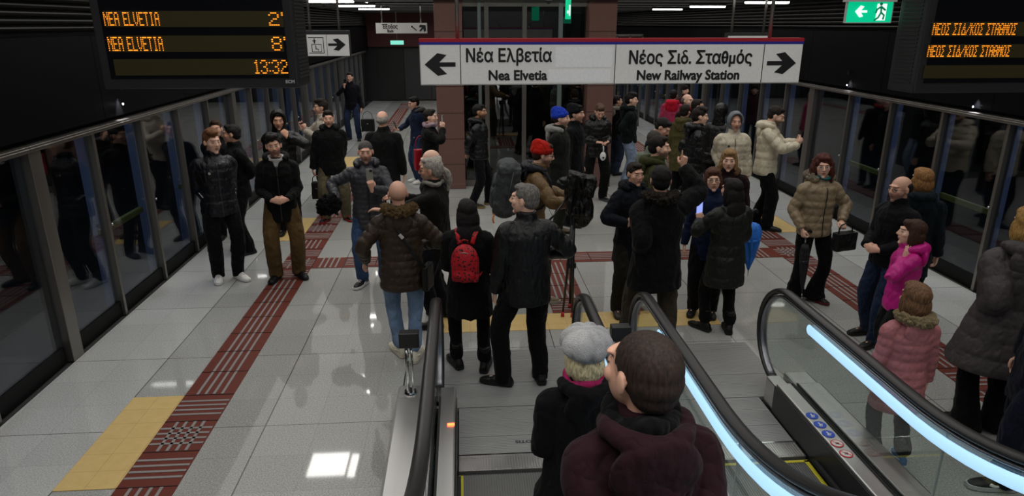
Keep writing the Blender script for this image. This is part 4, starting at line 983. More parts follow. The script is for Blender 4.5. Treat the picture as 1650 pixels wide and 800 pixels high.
    if tp['hood'] == 'up':
        q = Sh(); n = 30; an = np.linspace(0, 2 * math.pi, n, endpoint=False); R_ = []
        for y, r_ in ((-.135, .01), (-.13, .05), (-.105, .085), (-.05, .108), (.0, .115), (.04, .112), (.07, .104), (.082, .096), (.078, .086), (.05, .084), (.02, .08), (.0, .05), (-.005, .01)):
            R_.append(np.array([hp((r_ * .90 * math.cos(t_), y - .012 * math.sin(t_) * 0 - (.02 if math.sin(t_) < -.3 else 0) * (y > .03), .018 + r_ * 1.16 * math.sin(t_))) for t_ in an]))
        q.rings(R_); q.tube([hp((0, -.045, -.04)), T((0, -.03, 1.50)), T((0, -.02, 1.44))], [(.09 * hs, .075 * hs), (.10, .085), (.12, .10)], n=18, step=.02)
        finish(q, 'hood', hc, fold=.004, fs=14)
    if tp['collarcol']:
        q = Sh(); pts = [T((.078 * math.cos(t_), .012 + .082 * math.sin(t_), 1.505 + (.0 if math.sin(t_) < .5 else -.03))) for t_ in np.linspace(0, 2 * math.pi, 20, endpoint=False)]
        q.tube(pts, [.020] * 20, n=10, closed=True); q.tube([T((0, .08, 1.49)), T((0, .10, 1.44)), T((0, .118, 1.39))], [(.045, .02), (.035, .018), (.015, .012)], n=10, up=(0, 1, 0)); finish(q, 'collar', cloth(tp['collarcol'], .9, .4), fold=.003, fs=20)
    if tp['zip']:
        q = Sh(); zz = np.arange(hem + .01, 1.44, .012); yy = yc.max() if 0 else None
        P = [T((0, y_ + d_ + .006, z_)) for z_, d_, y_ in zip(zs, ds + add + tp['belly'] * .6 * np.exp(-((zs - 1.08) / .14) ** 2), yc) if z_ < 1.42]
        q.tube(P, [(.007, .004)] * len(P), n=6, up=(0, 1, 0)); q.apply(lambda v: v * s); q.obj('zip', plain('zip', tp['zip'], .4), jk, smooth=True)
    # ------------------------------------------------------------ hair
    st, hc_ = hair
    if st and st in HAIR:
        q = Sh()
        for c, r in HAIR[st]: q.ell(hp(c), np.array(r) * hs, R=RH)
        if st == 'pony': q.tube([hp((0, -.11, .02)), hp((0, -.15, -.02)), hp((.01, -.165, -.09)), hp((.015, -.145, -.2))], [.022, .032, .03, .012], n=12, step=.02)
        if st == 'fringe' and 0: pass
        fz = {'afro': .014, 'curly': .013, 'quiff': .006, 'buzz': .0008, 'crop': .0003, 'bob': .003, 'long': .003, 'fringe': .002}.get(st, .004)
        finish(q, 'hair', hairmat(hc_), v=1., smooth=2, fuzz=fz, fuzzs=38 if st not in ('afro', 'curly') else 26)
    # ------------------------------------------------------------ extras worn
    for e in (extra or []):
        k = e[0]; q = Sh()
        if k == 'beanie':
            q.ell(hp((0, -.03, .055)), np.array((.093, .108, .088)) * hs, R=RH); q.ell(hp((0, -.07, .08)), np.array((.07, .07, .07)) * hs, R=RH)
            pts = [hp((.091 * math.cos(t_), -.022 + .104 * math.sin(t_), .040 + .018 * math.sin(t_))) for t_ in np.linspace(0, 2 * math.pi, 24, endpoint=False)]
            q.tube(pts, [(.012, .026)] * 24, n=10, closed=True, up=RH[:, 2]); finish(q, 'beanie', cloth(e[1], .95, .6), fold=.003, fs=25)
        if k == 'cap':
            q.ell(hp((0, -.02, .05)), np.array((.087, .104, .078)) * hs, R=RH); q.tube([hp((0, .05, .05)), hp((0, .12, .045)), hp((0, .155, .035))], [(.07, .008), (.065, .006), (.03, .005)], n=14, up=RH[:, 2], step=.02); finish(q, 'cap', cloth(e[1], .9, .3))
        if k == 'beret':
            def fn(v):
                a = np.arctan2(v[:, 1], v[:, 0]); rr = np.hypot(v[:, 0], v[:, 1]); m = 1 - .13 * (np.abs(np.cos(4 * a)) ** 8) * (rr > .2); v = v.copy(); v[:, :2] *= m[:, None]; v[:, 2] *= (1 - .15 * (np.abs(np.cos(4 * a)) ** 8) * (rr > .1)); return v
            q.ell(hp((0, -.03, .085)), np.array((.130, .138, .082)) * hs, R=RH @ rotx(.12), n=64, k=30, fn=fn); q.ell(hp((0, -.022, .03)), np.array((.089, .104, .05)) * hs, R=RH)
            q.tube([hp((0, -.04, .15)), hp((0, -.042, .172))], [.012, .010], n=8); q.tube([hp((-.03, .07, .06)), hp((0, .11, .055))], [(.05, .01), (.03, .008)], n=10, up=RH[:, 2])
            finish(q, 'flat_cap', cloth(e[1], .98, .5, 'fur'), v=.7, smooth=1, fold=.002, fs=14, fuzz=.001, fuzzs=150)
        if k == 'glasses':
            for sd in (-1, 1):
                c = np.array((sd * .032, .102, .006)); q.tube([hp(c + (.022 * math.cos(t_), -.006 * abs(math.cos(t_)), .016 * math.sin(t_))) for t_ in np.linspace(0, 2 * math.pi, 16, endpoint=False)], [.0022 * hs] * 16, n=6, closed=True)
                q.tube([hp((sd * .054, .096, .01)), hp((sd * .076, .05, .008)), hp((sd * .082, -.01, .002))], [.002] * 3, n=6)
            q.tube([hp((-.01, .104, .01)), hp((.01, .104, .01))], [.002] * 2, n=6); q.apply(lambda v: v * s); q.obj('glasses', plain('frame_dark', e[1], .3), root, smooth=True)
        if k == 'scarf':
            pts = [T((.088 * math.cos(t_), .012 + .09 * math.sin(t_), 1.515 + .012 * math.sin(3 * t_))) for t_ in np.linspace(0, 2 * math.pi, 24, endpoint=False)]
            q.tube(pts, [.03 * (e[2] if len(e) > 2 else 1)] * 24, n=12, closed=True); finish(q, 'scarf', cloth(e[1], .95, .6), fold=.006, fs=20)
        if k == 'mask':
            q.ell(hp((0, .07, -.06)), np.array((.05, .045, .035)) * hs, R=RH); finish(q, 'face_mask', cloth(e[1], .95, .6))
        if k == 'scrunchie':
            q.ell(hp((0, -.118, .015)), (.03, .018, .03), R=RH); finish(q, 'hair_tie', cloth(e[1], .9, .5))
        if k == 'clip':
            q.tube([hp((-.06, -.075, .075)), hp((-.03, -.095, .08)), hp((.0, -.10, .06))], [.010, .013, .008], n=8, step=.01); q.apply(lambda v: v * s); q.obj('hair_clip', plain('clip', e[1], .4), root, smooth=True)
        if k == 'stripe':   # line down the sleeves
            for i in (0, 1):
                sd = -1 if i == 0 else 1; a, el, w_ = J['sh', i], J['el', i], J['wr', i]; o_ = np.array((sd * .055, .02, .0)); P = [a + o_ * 1.15, el + o_ * .95, w_ + o_ * .75 + (0, .0, .04)]
                q = Sh(); q.tube(P[1:], [(.004, .007)] * 2, n=8, step=.03); q.apply(lambda v: v * s); q.obj('sleeve_stripe', plain('stripe', e[1], .6), jk, smooth=True)
        if k == 'badge':
            c = T((.09, .155, 1.31)); q.tube([c, c + (0, .01, 0)], [.014, .014], n=14); q.apply(lambda v: v * s); q.obj('chest_badge', plain('badge', e[1], .5), jk)
        if k == 'hem':
            q.rings([T(r) for r in ringset([e[2], e[2] + .02, e[2] + .09, .95], [.192] * 4, [.142] * 4)]); finish(q, 'shirt_hem', cloth(e[1], .9, .3), fold=.004)
        if k == 'belt':
            r_ = ringset([e[2], e[2] + .045], [.205 + bk, .205 + bk], [.152 + bk, .152 + bk]); q.rings([T(x) for x in r_]); q.apply(lambda v: v * s); q.obj('belt', plain('belt', e[1], .5), root)
    # ------------------------------------------------------------ bookkeeping for held things
    Wm = np.array([[math.cos(fa), -math.sin(fa), 0], [math.sin(fa), math.cos(fa), 0], [0, 0, 1.]])
    info = {'root': root, 's': s, 'H': H}
    def toW(p): return Wm @ (np.asarray(p, float) * s) + P0
    info['W'] = toW; info['R'] = Wm; info['T'] = T; info['hp'] = hp; info['RT'] = RT
    for i in (0, 1):
        info['hand', i] = toW(J['wr', i] + J['M', i] @ np.array((.0, .085, -.03))); info['wr', i] = toW(J['wr', i]); info['M', i] = Wm @ J['M', i]
    if key: HANDS[key] = info
    print('PERSON %-50s H %.2f at %.2f %.2f d %.1f' % (label[:50], H, P0[0], P0[1], dist))
    return info

PUF = dict(puff=.012, bulk=.014, rough=.42)
# ================================================================== THE CROWD
# heading: 0 = back to the escalators, 180 = towards them, 90 = towards the departure-board side, 270 = towards the exit-sign side
DK = 'weave'
W1 = dict(col='e8e6e0', sole='e8e6e0', trim='f4f2ee')
PALE, MID, TAN, OLV = 'e6b8a0', 'd6a48c', 'c49278', 'b48666'
# --- row of young men by the doors
person('person, young man with white trainers and black puffer, white stripes down its sleeves', 340, 213, 450, face=210, look=(14, -3, 0), arms=('pocket', 'pocket'), legs=[(-.10, .03, 18), (.11, -.04, -14)],
       top=dict(col='11141e', hem=.80, zip='30343c', **PUF), pants=dict(col='0d0d10'), shoes=W1, hair=('quiff', '6a4426'), brow='5a3a22', skin=PALE, extra=[('stripe', 'c8c8c8'), ('badge', 'a8a8a0')])
person('person in black half hidden behind the white trainer man, dark short hair, turned aside', 371, 203, 405, face=120, look=(-20, 0, 0), arms=('pocket', 'down'), top=dict(col='0c0c0e'), pants=dict(col='0b0b0d'), shoes=dict(col='0c0c0d'), hair=('short', '15100e'), skin=TAN)
person('person whose brown hair just shows above the white striped puffer man', 346, 196, H=1.67, face=190, arms=('pocket', 'pocket'), top=dict(col='0c0c0e'), hair=('short', '3a281c'), skin=MID)
person('person in olive cargo trousers and black jacket, hands clasped, grey hoodie collar', 438, 220, 447, face=193, look=(2, -2, 4), arms=('clasp', 'clasp'), legs=[(-.13, .0, 22), (.14, .04, -18)],
       top=dict(col='0d0d0e', hood='down', collar=False, collarcol='a8a8a6', zip='2a2a2a', hem=.74), pants=dict(col='5a4628', fit='loose'), shoes=dict(col='0b0b0c', big=1.05), hair=('quiff', '120e0c'), beard=.65, skin=MID, brow='17100c')
k4 = person('person in shiny black hooded puffer raising a hand to the mouth', 447, 181, H=1.78, face=192, look=(0, -10, 0), arms=(((-.10, .22, 1.42), (.5, -.1, .8), (.3, -1, 0), .7, (-1, .1, -.5)), 'pocket'),
       top=dict(col='0c0c0f', hood='up', **PUF), pants=dict(col='0c0c0e'), skin=TAN, hair=('short', '120e0c'), key='vape')
person('person in cream jacket seen from the side holding a phone up, quiff of dark hair', 516, 163, H=1.74, face=112, look=(-8, 0, 0), arms=(((-.12, .34, 1.30), (.2, .3, 1), (.5, -1, .1), .8, (-1, 0, -1)), ((.10, .36, 1.32), (-.1, .3, 1), (-.5, -1, .1), .8, (1, 0, -1))),
       top=dict(col='b0a698', hood='down', bulk=.01), pants=dict(col='14161c'), hair=('quiff', '1a120e'), skin=MID, beard=.3, key='cream')
person('person in black jacket, khaki trousers and black and red high trainers, facing the camera', 528, 180, 355, face=189, look=(2, -2, 0), arms=('pocket', ((.30, .02, .86), (-.1, .1, -1), (-1, 0, 0), .5, (.3, -1, 0))), key='khaki', legs=[(-.16, 0, 25), (.16, .03, -25)],
       top=dict(col='0c0c0d', hood='down', bulk=.022, hem=.76), pants=dict(col='5c5540', fit='loose'), shoes=dict(col='160b0d', sole='8c1a1a', trim='a02020'), hair=('short', '120d0b'), beard=.45, skin=MID)
k7 = person('person far down the platform in dark jacket and jeans, phone raised to the face', 563, 118, 225, face=172, arms=('down', ((.10, .24, 1.40), (-.1, -.1, 1), (-.4, -1, 0), .8, (1, 0, -1))), legs=[(-.15, .05, 15), (.14, -.03, -15)],
       top=dict(col='14141f', hem=.82), pants=dict(col='26324a', kind='denim'), skin=MID, key='far')
person('person in long dark coat seen from behind, thin grey hair', 616, 180, H=1.76, face=356, arms=('down', 'down'), top=dict(col='0e0f10', hem=.58, bulk=.012), hair=('fringe', '8a8680'), skin=MID, wide=1.08)
k9 = person('person in grey quilted jacket filming with a phone and holding a furry microphone', 588, 230, 458, face=187, look=(0, -4, 0), legs=[(-.13, .0, 14), (.13, .02, -30)],
       arms=(((-.05, .33, 1.25), (.15, .1, 1), (.2, -1, .1), .75, (-1, -.1, -.8)), ((.36, .16, 1.10), (.5, .6, -.1), (-1, .2, .2), .9, (1, -.8, 0))),
       top=dict(col='35343a', hem=.73, hood='down', hoodcol='141a28', zip='1a1a1c', puff=.009, bulk=.012, pitch=.06, rough=.5), pants=dict(col='3c5478', kind='denim', fit='boot'), shoes=dict(col='1c1c20', sole='dcdcdc', trim='e4e4e4'), hair=('buzz', '4a4644'), beard=.55, brow='2a2220', skin=MID, key='phone')
k10 = person('person in dark denim jacket with grey hood looking down at a phone', 664, 158, 296, face=115, look=(0, -14, 0), arms=('pocket', ((.12, .36, 1.10), (-.1, .9, .2), (-.2, -.2, 1), .5, (1, -.3, -.6))),
       top=dict(col='18223a', hood='down', hoodcol='4c4a48', kind='denim'), pants=dict(col='2c3c58', kind='denim'), shoes=W1, hair=('short', '120d0b'), skin=MID, key='denim')
k11 = person('person in black jacket and pale pink scarf holding a phone up to the eyes', 693, 178, H=1.66, face=262, look=(0, 0, 0), arms=('down', ((.08, .24, 1.46), (-.1, .1, 1), (-.6, -.6, 0), .7, (1, 0, -.8))),
       top=dict(col='0d0d0e', hem=.8, bulk=.01), hair=('short', '1a100c'), extra=[('scarf', 'a8909a', 1.25)], skin=PALE, key='pink')
k12 = person('bald person in brown quilted jacket with fur hood, jeans and chunky cream trainers, from behind', 640, 293, 575, face=2, look=(8, 0, 0), legs=[(-.06, .10, 25), (.08, -.03, -12)],
       arms=(((-.34, .12, .98), (-.4, .5, -1), (1, 0, 0), .4, (-.6, -1, 0)), ((.20, .22, 1.08), (-.5, 1, .2), (-.3, 0, -1), .6, (1, -.5, -.3))),
       top=dict(col='33261a', hood='fur', hem=.74, puff=.012, bulk=.012, pitch=.075, rough=.55, fur='8c7048'), pants=dict(col='7890b0', kind='denim', fit='slim'), shoes=dict(col='d8d2bf', sole='d0c9b4', big=1.12, trim='e0dccc'), hair=(None, ''), skin=MID, key='bald')
k13 = person('person with grey ponytail and glasses in dark jacket, arm stretched out', 693, 257, 518, face=78, look=(4, -2, 0), legs=[(-.16, .0, 10), (.16, -.02, -8)],
       arms=(((-.12, .52, 1.24), (0, 1, .1), (0, -.2, -1), .3, (-.6, 0, -1)), ((.2, .48, 1.30), (0, 1, .1), (0, 0, -1), .5, (1, 0, -1))),
       top=dict(col='17150f', hem=.76), pants=dict(col='10141f'), shoes=dict(col='0d0c0c'), hair=('pony', '98938a'), brow='807a70', beard=.5, skin=TAN, extra=[('glasses', '101012'), ('scarf', '8a8880', .7)], key='pony')
person('old person with thin white hair behind the grey ponytail, dark coat', 690, 244, H=1.66, face=112, look=(-10, -8, 0), top=dict(col='0f0f10', hem=.6, bulk=.015), hair=('fringe', 'b8b2a8'), brow='a8a298', skin=PALE)
k15 = person('person with long black hair and red patterned backpack, black knee coat and boots, from behind', 752, 325, 590, face=352, look=(18, 0, 0), legs=[(-.14, .02, 30), (.15, -.03, -4)], arms=('belly', 'belly'),
       top=dict(col='0b0b0c', hem=.60, bulk=.018, flare=.02), pants=dict(col='0a0a0b', fit='slim'), shoes=dict(col='0b0b0b', boot=True, big=1.12), hair=('long', '0d0a0a'), skin=MID, key='backpack')
k16 = person('grey haired person in black leather look jacket standing on the steel plate, profile', 846, 300, 613, face=10, look=(56, 2, 0), legs=[(-.20, -.0, 60), (.13, -.02, -4)], arms=('down', ((.2, .2, 1.1), (-.5, 1, .2), (-.3, 0, -1), .6, (1, -.5, -.3))),
       top=dict(col='0c0c0f', hem=.76, rough=.42, bulk=.018, puff=.003, pitch=.12), pants=dict(col='0b0b0c'), shoes=dict(col='111112'), hair=('short', '6a6662'), brow='5a5450', skin=PALE, key='leather')
k17 = person('person in red beanie and glasses wearing a brown jacket and carrying a large grey backpack', 879, 233, None, H=1.75, face=268, look=(0, -4, 0), lean=(8, 0, 0), legs=[(-.14, -.15, 8), (.14, .12, -8)],
       arms=(((-.16, .40, 1.13), (0, 1, .1), (0, 0, -1), .5, (-1, -.3, -.5)), ((.16, .42, 1.12), (-.1, 1, 0), (0, 0, -1), .5, (1, -.3, -.5))),
       top=dict(col='6a5230', hood='down', hoodcol='141a26', hem=.80, puff=.012, bulk=.014, pitch=.11, rough=.55), pants=dict(col='3c3c30', fit='loose'), shoes=dict(col='7a6a50', sole='b8b0a0'), hair=('short', '3a2418'), brow='4a2c1c', beard=.8, extra=[('beanie', 'a81c12'), ('glasses', '101010')], skin=PALE, key='redcap')
person('person in black puffer beside the granite pillar, profile, hands behind', 773, 170, 331, face=262, look=(-6, 0, 0), arms=('behind', 'behind'), legs=[(-.12, .15, 5), (.12, -.10, -10)],
       top=dict(col='0d0f14', hem=.84, hood='down', **PUF), pants=dict(col='12141c'), shoes=dict(col='2a2218', sole='8a7440'), hair=('short', '14100e'), beard=.8, skin=OLV)
person('person in bright blue beanie and dark green coat with pale hoodie', 905, 177, 378, face=252, look=(0, -2, 0), arms=('pocket', 'pocket'), top=dict(col='20241e', hem=.66, hood='down', hoodcol='8c8c88', bulk=.016), pants=dict(col='26281e'), shoes=dict(col='6a5c40'), hair=('buzz', '241a14'), beard=.6, brow='3a2a20', extra=[('beanie', '1c38a8')], skin=PALE)
person('person in dark cap whose face shows behind the blue beanie', 929, 171, H=1.8, face=240, look=(0, 0, 0), top=dict(col='101014', hem=.7), hair=('short', '100c0a'), extra=[('beanie', '14141c')], beard=.5, skin=MID)
k21 = person('person in black puffer with tousled brown hair looking down at a phone, by the pillar', 968, 172, 333, face=190, look=(-6, -30, 0), arms=('belly', 'belly'), legs=[(-.13, .05, 14), (.14, -.08, -30)],
       top=dict(col='0c0c0e', hem=.80, hood='down', **PUF), pants=dict(col='0a0a0b', fit='loose'), shoes=dict(col='141414', sole='4a4a4a'), hair=('quiff', '5a4434'), skin=MID, key='look')
person('person with dark tied hair and black jacket between the puffer man and the green hoodie', 995, 155, H=1.58, face=300, look=(-20, 0, 0), top=dict(col='0e0e10', hood='down', hoodcol='8a8078'), pants=dict(col='2a3648', kind='denim'), hair=('pony', '17100e'), skin=MID)
person('tall person in dark green hoodie and loose pale jeans, profile', 1018, 152, 300, face=266, look=(-10, 0, 0), arms=('pocket', 'pocket'), top=dict(col='0c1c1a', hem=.86, hood='down', bulk=.012), pants=dict(col='8494ac', kind='denim', fit='loose'), shoes=dict(col='b8b4ac', sole='c8c8c0'), hair=('quiff', '14100e'), skin=PALE)
# --- the group further back towards the lift's far side
person('person in bright pink and pastel blue jacket with red hood, at the back', 1086, 146, H=1.62, face=330, top=dict(col='b03a5c', hood='big', hoodcol='c01830', bulk=.02), hair=('short', '1a0f0c'), skin=PALE)
person('child in dark cap raised above the bald head at the back', 1105, 139, H=1.6, face=200, hs=.95, top=dict(col='3a1c20'), hair=('short', '1a120e'), extra=[('beanie', '241418')], skin=PALE)
person('balding person with red scarf at the back of the crowd', 1109, 153, H=1.72, face=215, top=dict(col='2a1416'), hair=('fringe', '6a6058'), extra=[('scarf', '9a1c24')], skin=PALE)
person('person with dark hair facing aside behind the khaki coat', 1125, 162, H=1.66, face=260, top=dict(col='16181c'), hair=('short', '1a120e'), skin=MID)
person('person in khaki coat seen from behind in the back group', 1105, 170, H=1.66, face=318, top=dict(col='4c4628', hem=.6, bulk=.014, hood='down'), hair=('short', '1c1410'), skin=MID)
person('person in black puffer with tousled dark hair, profile, in front of the khaki coat', 1130, 176, H=1.76, face=262, look=(0, -4, 0), arms=('pocket', 'clasp'), top=dict(col='0c0d12', hood='down', **PUF), pants=dict(col='4a4a4a'), hair=('quiff', '1c1410'), skin=PALE)
person('person in black with hood up, turned away, beside the cream hooded jacket', 1162, 170, H=1.70, face=325, top=dict(col='0d0d10', hood='up', **PUF), pants=dict(col='0b0b0c'), hair=('short', '120e0c'), skin=MID)
k32 = person('person in cream puffer with grey hood up, holding a phone low', 1186, 184, H=1.74, face=174, look=(0, -3, 0), arms=('down', 'pocket'), top=dict(col='c8bea8', hood='up', hoodcol='6a6e74', hem=.80, zip='7a7264', puff=.012, bulk=.018, pitch=.1, rough=.55), pants=dict(col='0c0c0e'), beard=.35, skin=MID, hair=(None, ''), extra=[('badge', '141414')], key='cream2')
person('person with head bowed in a navy jacket behind the green parka', 1076, 196, H=1.72, face=235, look=(0, -35, 0), arms=('pocket', 'down'), top=dict(col='121828', hem=.76), pants=dict(col='14161c'), hair=('short', '14100e'), skin=MID)
person('person in pale grey green vest seen from behind, close cropped hair', 1057, 212, H=1.68, face=300, look=(0, -5, 0), top=dict(col='6e766a', collar=True, bulk=.012), hair=('buzz', '3a3430'), skin=PALE)
k26 = person('person in olive green parka with short beard, profile, behind the navy coat', 1064, 222, H=1.76, face=258, look=(-4, -2, 0), arms=('pocket', 'down'), top=dict(col='36381c', hood='down', hem=.78, bulk=.012), pants=dict(col='1a1a1c'), hair=('short', '150f0c'), beard=.75, skin=PALE, key='parka')
k25 = person('person in navy coat holding a blue foam microphone', 1025, 265, 500, face=198, look=(-2, -2, 0), legs=[(-.12, .0, 20), (.16, .05, -25)], arms=('pocket', ((.19, .24, 1.13), (-.5, .7, .7), (-.5, -.3, .2), .9, (1, -.4, -.6))),
       top=dict(col='0f1420', hem=.62, bulk=.014, hood='down'), pants=dict(col='28261f', fit='loose'), shoes=dict(col='3a3630', sole='2a2620'), hair=('short', '1e1410'), brow='241812', skin=MID, key='micro')
k27 = person('person in bulky black coat from behind pointing up with one arm, brown trousers', 1066, 271, 562, face=4, look=(-14, 0, 0), legs=[(-.18, .16, 22), (.16, -.02, -28)],
       arms=('pocket', ((.30, .26, 1.70), (.12, .1, 1), (-.3, 1, 0), .9, (1, -.2, -.4), 'point')), top=dict(col='0a0a0b', hem=.66, bulk=.03, flare=.03, hood='fur', fur='3c352c'), pants=dict(col='3a332a', fit='loose'), shoes=dict(col='0b0b0c'), hair=('short', '0f0c0b'), skin=MID, wide=1.06, key='point')
k33 = person('person with dark blonde hair and maroon fur coat, face towards the camera', 1176, 244, H=1.62, face=160, look=(0, -2, 0), arms=('down', 'down'), top=dict(col='2c0e12', kind='fur', hem=.6, bulk=.015, hood='down', hoodcol='5a4428'), hair=('long', '8a6c46'), brow='4a382a', lips='9a4040', skin=PALE)
k34 = person('smiling person with auburn hair and glasses peeking beside the raised phone', 1149, 274, H=1.56, face=160, look=(6, 0, 5), top=dict(col='101c38', hem=.7), hair=('bob', '4a2c1c'), brow='4a3020', lips='a84c48', extra=[('glasses', '2a2422')], skin=PALE)
k35 = person('person with long dark hair in dark green quilted long coat, taking a photo, from behind', 1180, 291, 533, face=12, look=(18, 0, 0), legs=[(-.13, .10, 22), (.10, -.03, -22)], arms=(((-.16, .34, 1.22), (.1, .4, 1), (.4, .9, 0), .8, (-1, 0, -1)), 'belly'),
       top=dict(col='151c14', hem=.58, puff=.010, bulk=.02, pitch=.12, rough=.55, flare=.015), pants=dict(col='0a0a0b', fit='slim'), shoes=dict(col='0b0b0c', boot=True), hair=('long', '120b0a'), skin=MID, wide=1.0, key='photo')
k36 = person('person in cream puffer and black trousers reading a phone, short beard, profile', 1257, 175, 372, face=244, look=(0, -20, 0), legs=[(-.12, -.05, 8), (.13, .12, -10)],
       arms=(((-.06, .38, 1.26), (.2, .6, .8), (.5, -.8, .6), .75, (-1, -.2, -.8)), ((.06, .40, 1.24), (-.2, .6, .8), (-.5, -.8, .6), .75, (1, -.2, -.8))),
       top=dict(col='d2c8b0', hood='down', hem=.80, puff=.012, bulk=.02, pitch=.11, rough=.55), pants=dict(col='0c0c0d', fit='loose'), shoes=dict(col='0c0c0d'), hair=('short', '1a120e'), beard=.85, skin=PALE, key='white')
k37 = person('person with curly dark red hair, beige puffer with fur collar and flared black trousers', 1327, 253, 482, face=186, look=(-24, -2, 3), legs=[(-.09, .06, 18), (.10, -.05, -30)],
       arms=(((-.20, .20, 1.02), (.3, .9, -.2), (.2, -.2, -1), .75, (-1, -.5, 0)), ((.22, .10, .92), (-.1, .4, -1), (-1, 0, 0), .8, (.5, -1, 0))),
       top=dict(col='8e7c62', hood='fur', fur='cabca4', hem=.82, puff=.013, bulk=.012, pitch=.085, rough=.45, zip='2a2a2a'), pants=dict(col='0a090a', fit='flare'), shoes=dict(col='180608', sole='5a1014'), hair=('curly', '4a2016'), brow='3a2018', lips='a83c40', extra=[('glasses', '8a8480'), ('scarf', '1a6a70', .5)], skin=PALE, key='curly')
k38 = person('balding person with glasses in black sweater and jeans, hands clasped', 1452, 287, 546, face=104, look=(0, -4, 0), arms=('clasp', 'clasp'), legs=[(-.13, .16, 10), (.13, .0, -10)],
       top=dict(col='0c0e16', hem=.84, bulk=.012, name='sweater'), pants=dict(col='1c2840', kind='denim'), shoes=dict(col='0d0c0c'), hair=('fringe', '1c1613'), brow='241a16', beard=.55, extra=[('glasses', '1a1a1a')], skin=MID, key='jeans')
person('person with short blonde bob and dark teal coat behind the clasped hands man', 1488, 274, H=1.62, face=330, look=(30, 0, 0), top=dict(col='102028', hem=.62, hood='down', bulk=.01), pants=dict(col='10141c'), hair=('bob', '8a6238'), skin=PALE)
k40 = person('child in bright magenta puffer with hood, hand held to one ear', 1473, 358, 588, face=72, look=(0, 4, 0), hs=1.12, arms=(((-.12, .07, 1.40), (0, -.25, 1), (1, 0, 0), .2, (-.6, .6, -1)), 'down'),
       top=dict(col='c01480', hood='big', hem=.76, puff=.010, bulk=.016, pitch=.13, rough=.45), pants=dict(col='1e2220'), shoes=dict(col='2a1c18'), hair=('bob', '3c2418'), brow='3c2418', skin=PALE, key='pinkgirl')
k41 = person('small child in rose quilted coat with fur hood and blue trainers, from behind', 1478, 460, 727, face=356, look=(0, 0, 0), hs=1.2, arms=('down', 'down'), legs=[(-.12, .02, 8), (.13, -.04, -12)],
       top=dict(col='a8686c', hood='fur', fur='b8a47c', hem=.60, puff=.011, bulk=.018, flare=.03, pitch=.085, rough=.6), pants=dict(col='22242e', fit='slim'), shoes=dict(col='3c6490', sole='c8ccd0', trim='90a8c0'), hair=('bob', '6a4c34'), extra=[('clip', '14141c')], skin=PALE, key='girl')
k42 = person('person in large dark quilted coat with blonde hair at the picture edge, black wide trousers', 1662, 340, 690, face=350, look=(0, 0, 0), arms=('pocket', 'pocket'), legs=[(-.12, 0, 10), (.12, .04, -10)],
       top=dict(col='3a3434', hood='big', hem=.58, bulk=.04, flare=.12, puff=.007, pitch=.12, rough=.6), pants=dict(col='0a0a0b', fit='flare'), shoes=dict(col='0a0a0a'), hair=('bob', 'a07a42'), skin=PALE, wide=1.12)
k43 = person('person in navy trousers and black trainers with a white curved mark, mostly outside the picture', 1735, 395, 775, face=75, look=(0, 0, 0), arms=('down', 'down'), legs=[(-.10, .14, 5), (.14, -.12, -5)],
       top=dict(col='0e1224', hem=.62, bulk=.02), pants=dict(col='10162a', fit='loose'), shoes=dict(col='101012', sole='b8b8b8', big=1.08), hair=('short', '2a1c14'), skin=MID, key='navy')
# --- on the escalator
k44 = person('person in pale grey wool cap and black coat with pink scarf, standing on the escalator', 943, 541, H=1.575, face=6, look=(-4, 0, 0), zf=.0, legs=[(-.1, .09, 8), (.1, .09, -8)], arms=('belly', 'belly'),
       top=dict(col='0b0b0f', hem=.50, hood='down', hk=.75, bulk=.012, flare=.10), pants=dict(col='0a0a0b'), hair=('bob', 'd8c8a0'), wide=1.05, extra=[('beret', 'e6e6ee'), ('scarf', 'a82860', .75)], skin=PALE, key='beret')
k45 = person('person in maroon hooded coat with cropped dark hair, seen from behind on the escalator', 1040, 540, H=1.76, face=6, look=(25, 2, 0), hs=1.06, zf=.338, arms=('pocket', 'pocket'),
       top=dict(col='2e101a', hem=.62, hood='down', hk=.66, bulk=.008, sbulk=-.004, rough=.85), pants=dict(col='0c0c0e'), hair=('crop', '2c201a'), extra=[('scarf', '0a0a0c', 1.0)], skin=MID, key='maroon')
# ================================================================== HELD AND CARRIED THINGS
def frame(h, i): return HANDS[h]['M', i], HANDS[h]['hand', i]
def put(o, loc, R=None):
    m = Matrix.Translation(Vector(loc))
    if R is not None: m = m @ Matrix(np.asarray(R).tolist()).to_4x4()
    o.matrix_world = m
def phone(h, i, label, screen='1a2030', glow=0., face_dir=None, lift=.05, back='1c1c1e'):
    M, c = frame(h, i); root = HANDS[h]['root']; fy = root.rotation_euler.z
    fwd = np.array((-math.sin(fy), math.cos(fy), 0)) if face_dir is None else np.array(face_dir, float)
    z = unit(M[:, 1] * .4 + np.array((0, 0, 1.))); n_ = unit(fwd - z * (fwd @ z)); x = np.cross(n_, z); R = np.stack([x, n_, z], 1)
    r = empty('phone', label=label, cat='phone', group='phones held up'); put(r, np.array(c) + np.array((0, 0, lift)), R)
    s = Sh(); s.box((0, 0, 0), (.074, .009, .152)); s.obj('phone_body', plain('phone_case', back, .35), r, bevel=.004)
    s = Sh(); s.box((0, -.0048, 0), (.066, .001, .142)); s.obj('screen', plain('phone_screen', screen, .15, emit=glow), r)
    s = Sh(); s.box((-.018, .006, .053), (.028, .004, .03)); s.obj('camera_bump', plain('lens_black', '0a0a0a', .2), r, bevel=.002)
    return r
phone('cream', 1, 'phone held up by the person in the cream jacket', '1a2030', .3)
phone('far', 1, 'phone raised to the face by the far standing person', '2a3a90', .8)
phone('phone', 0, 'grey phone held up by the person in the grey quilted jacket', back='8a8a80', face_dir=(0, -1, 0), lift=.075)
phone('denim', 1, 'dark phone in the hand of the person in dark denim', '101418')
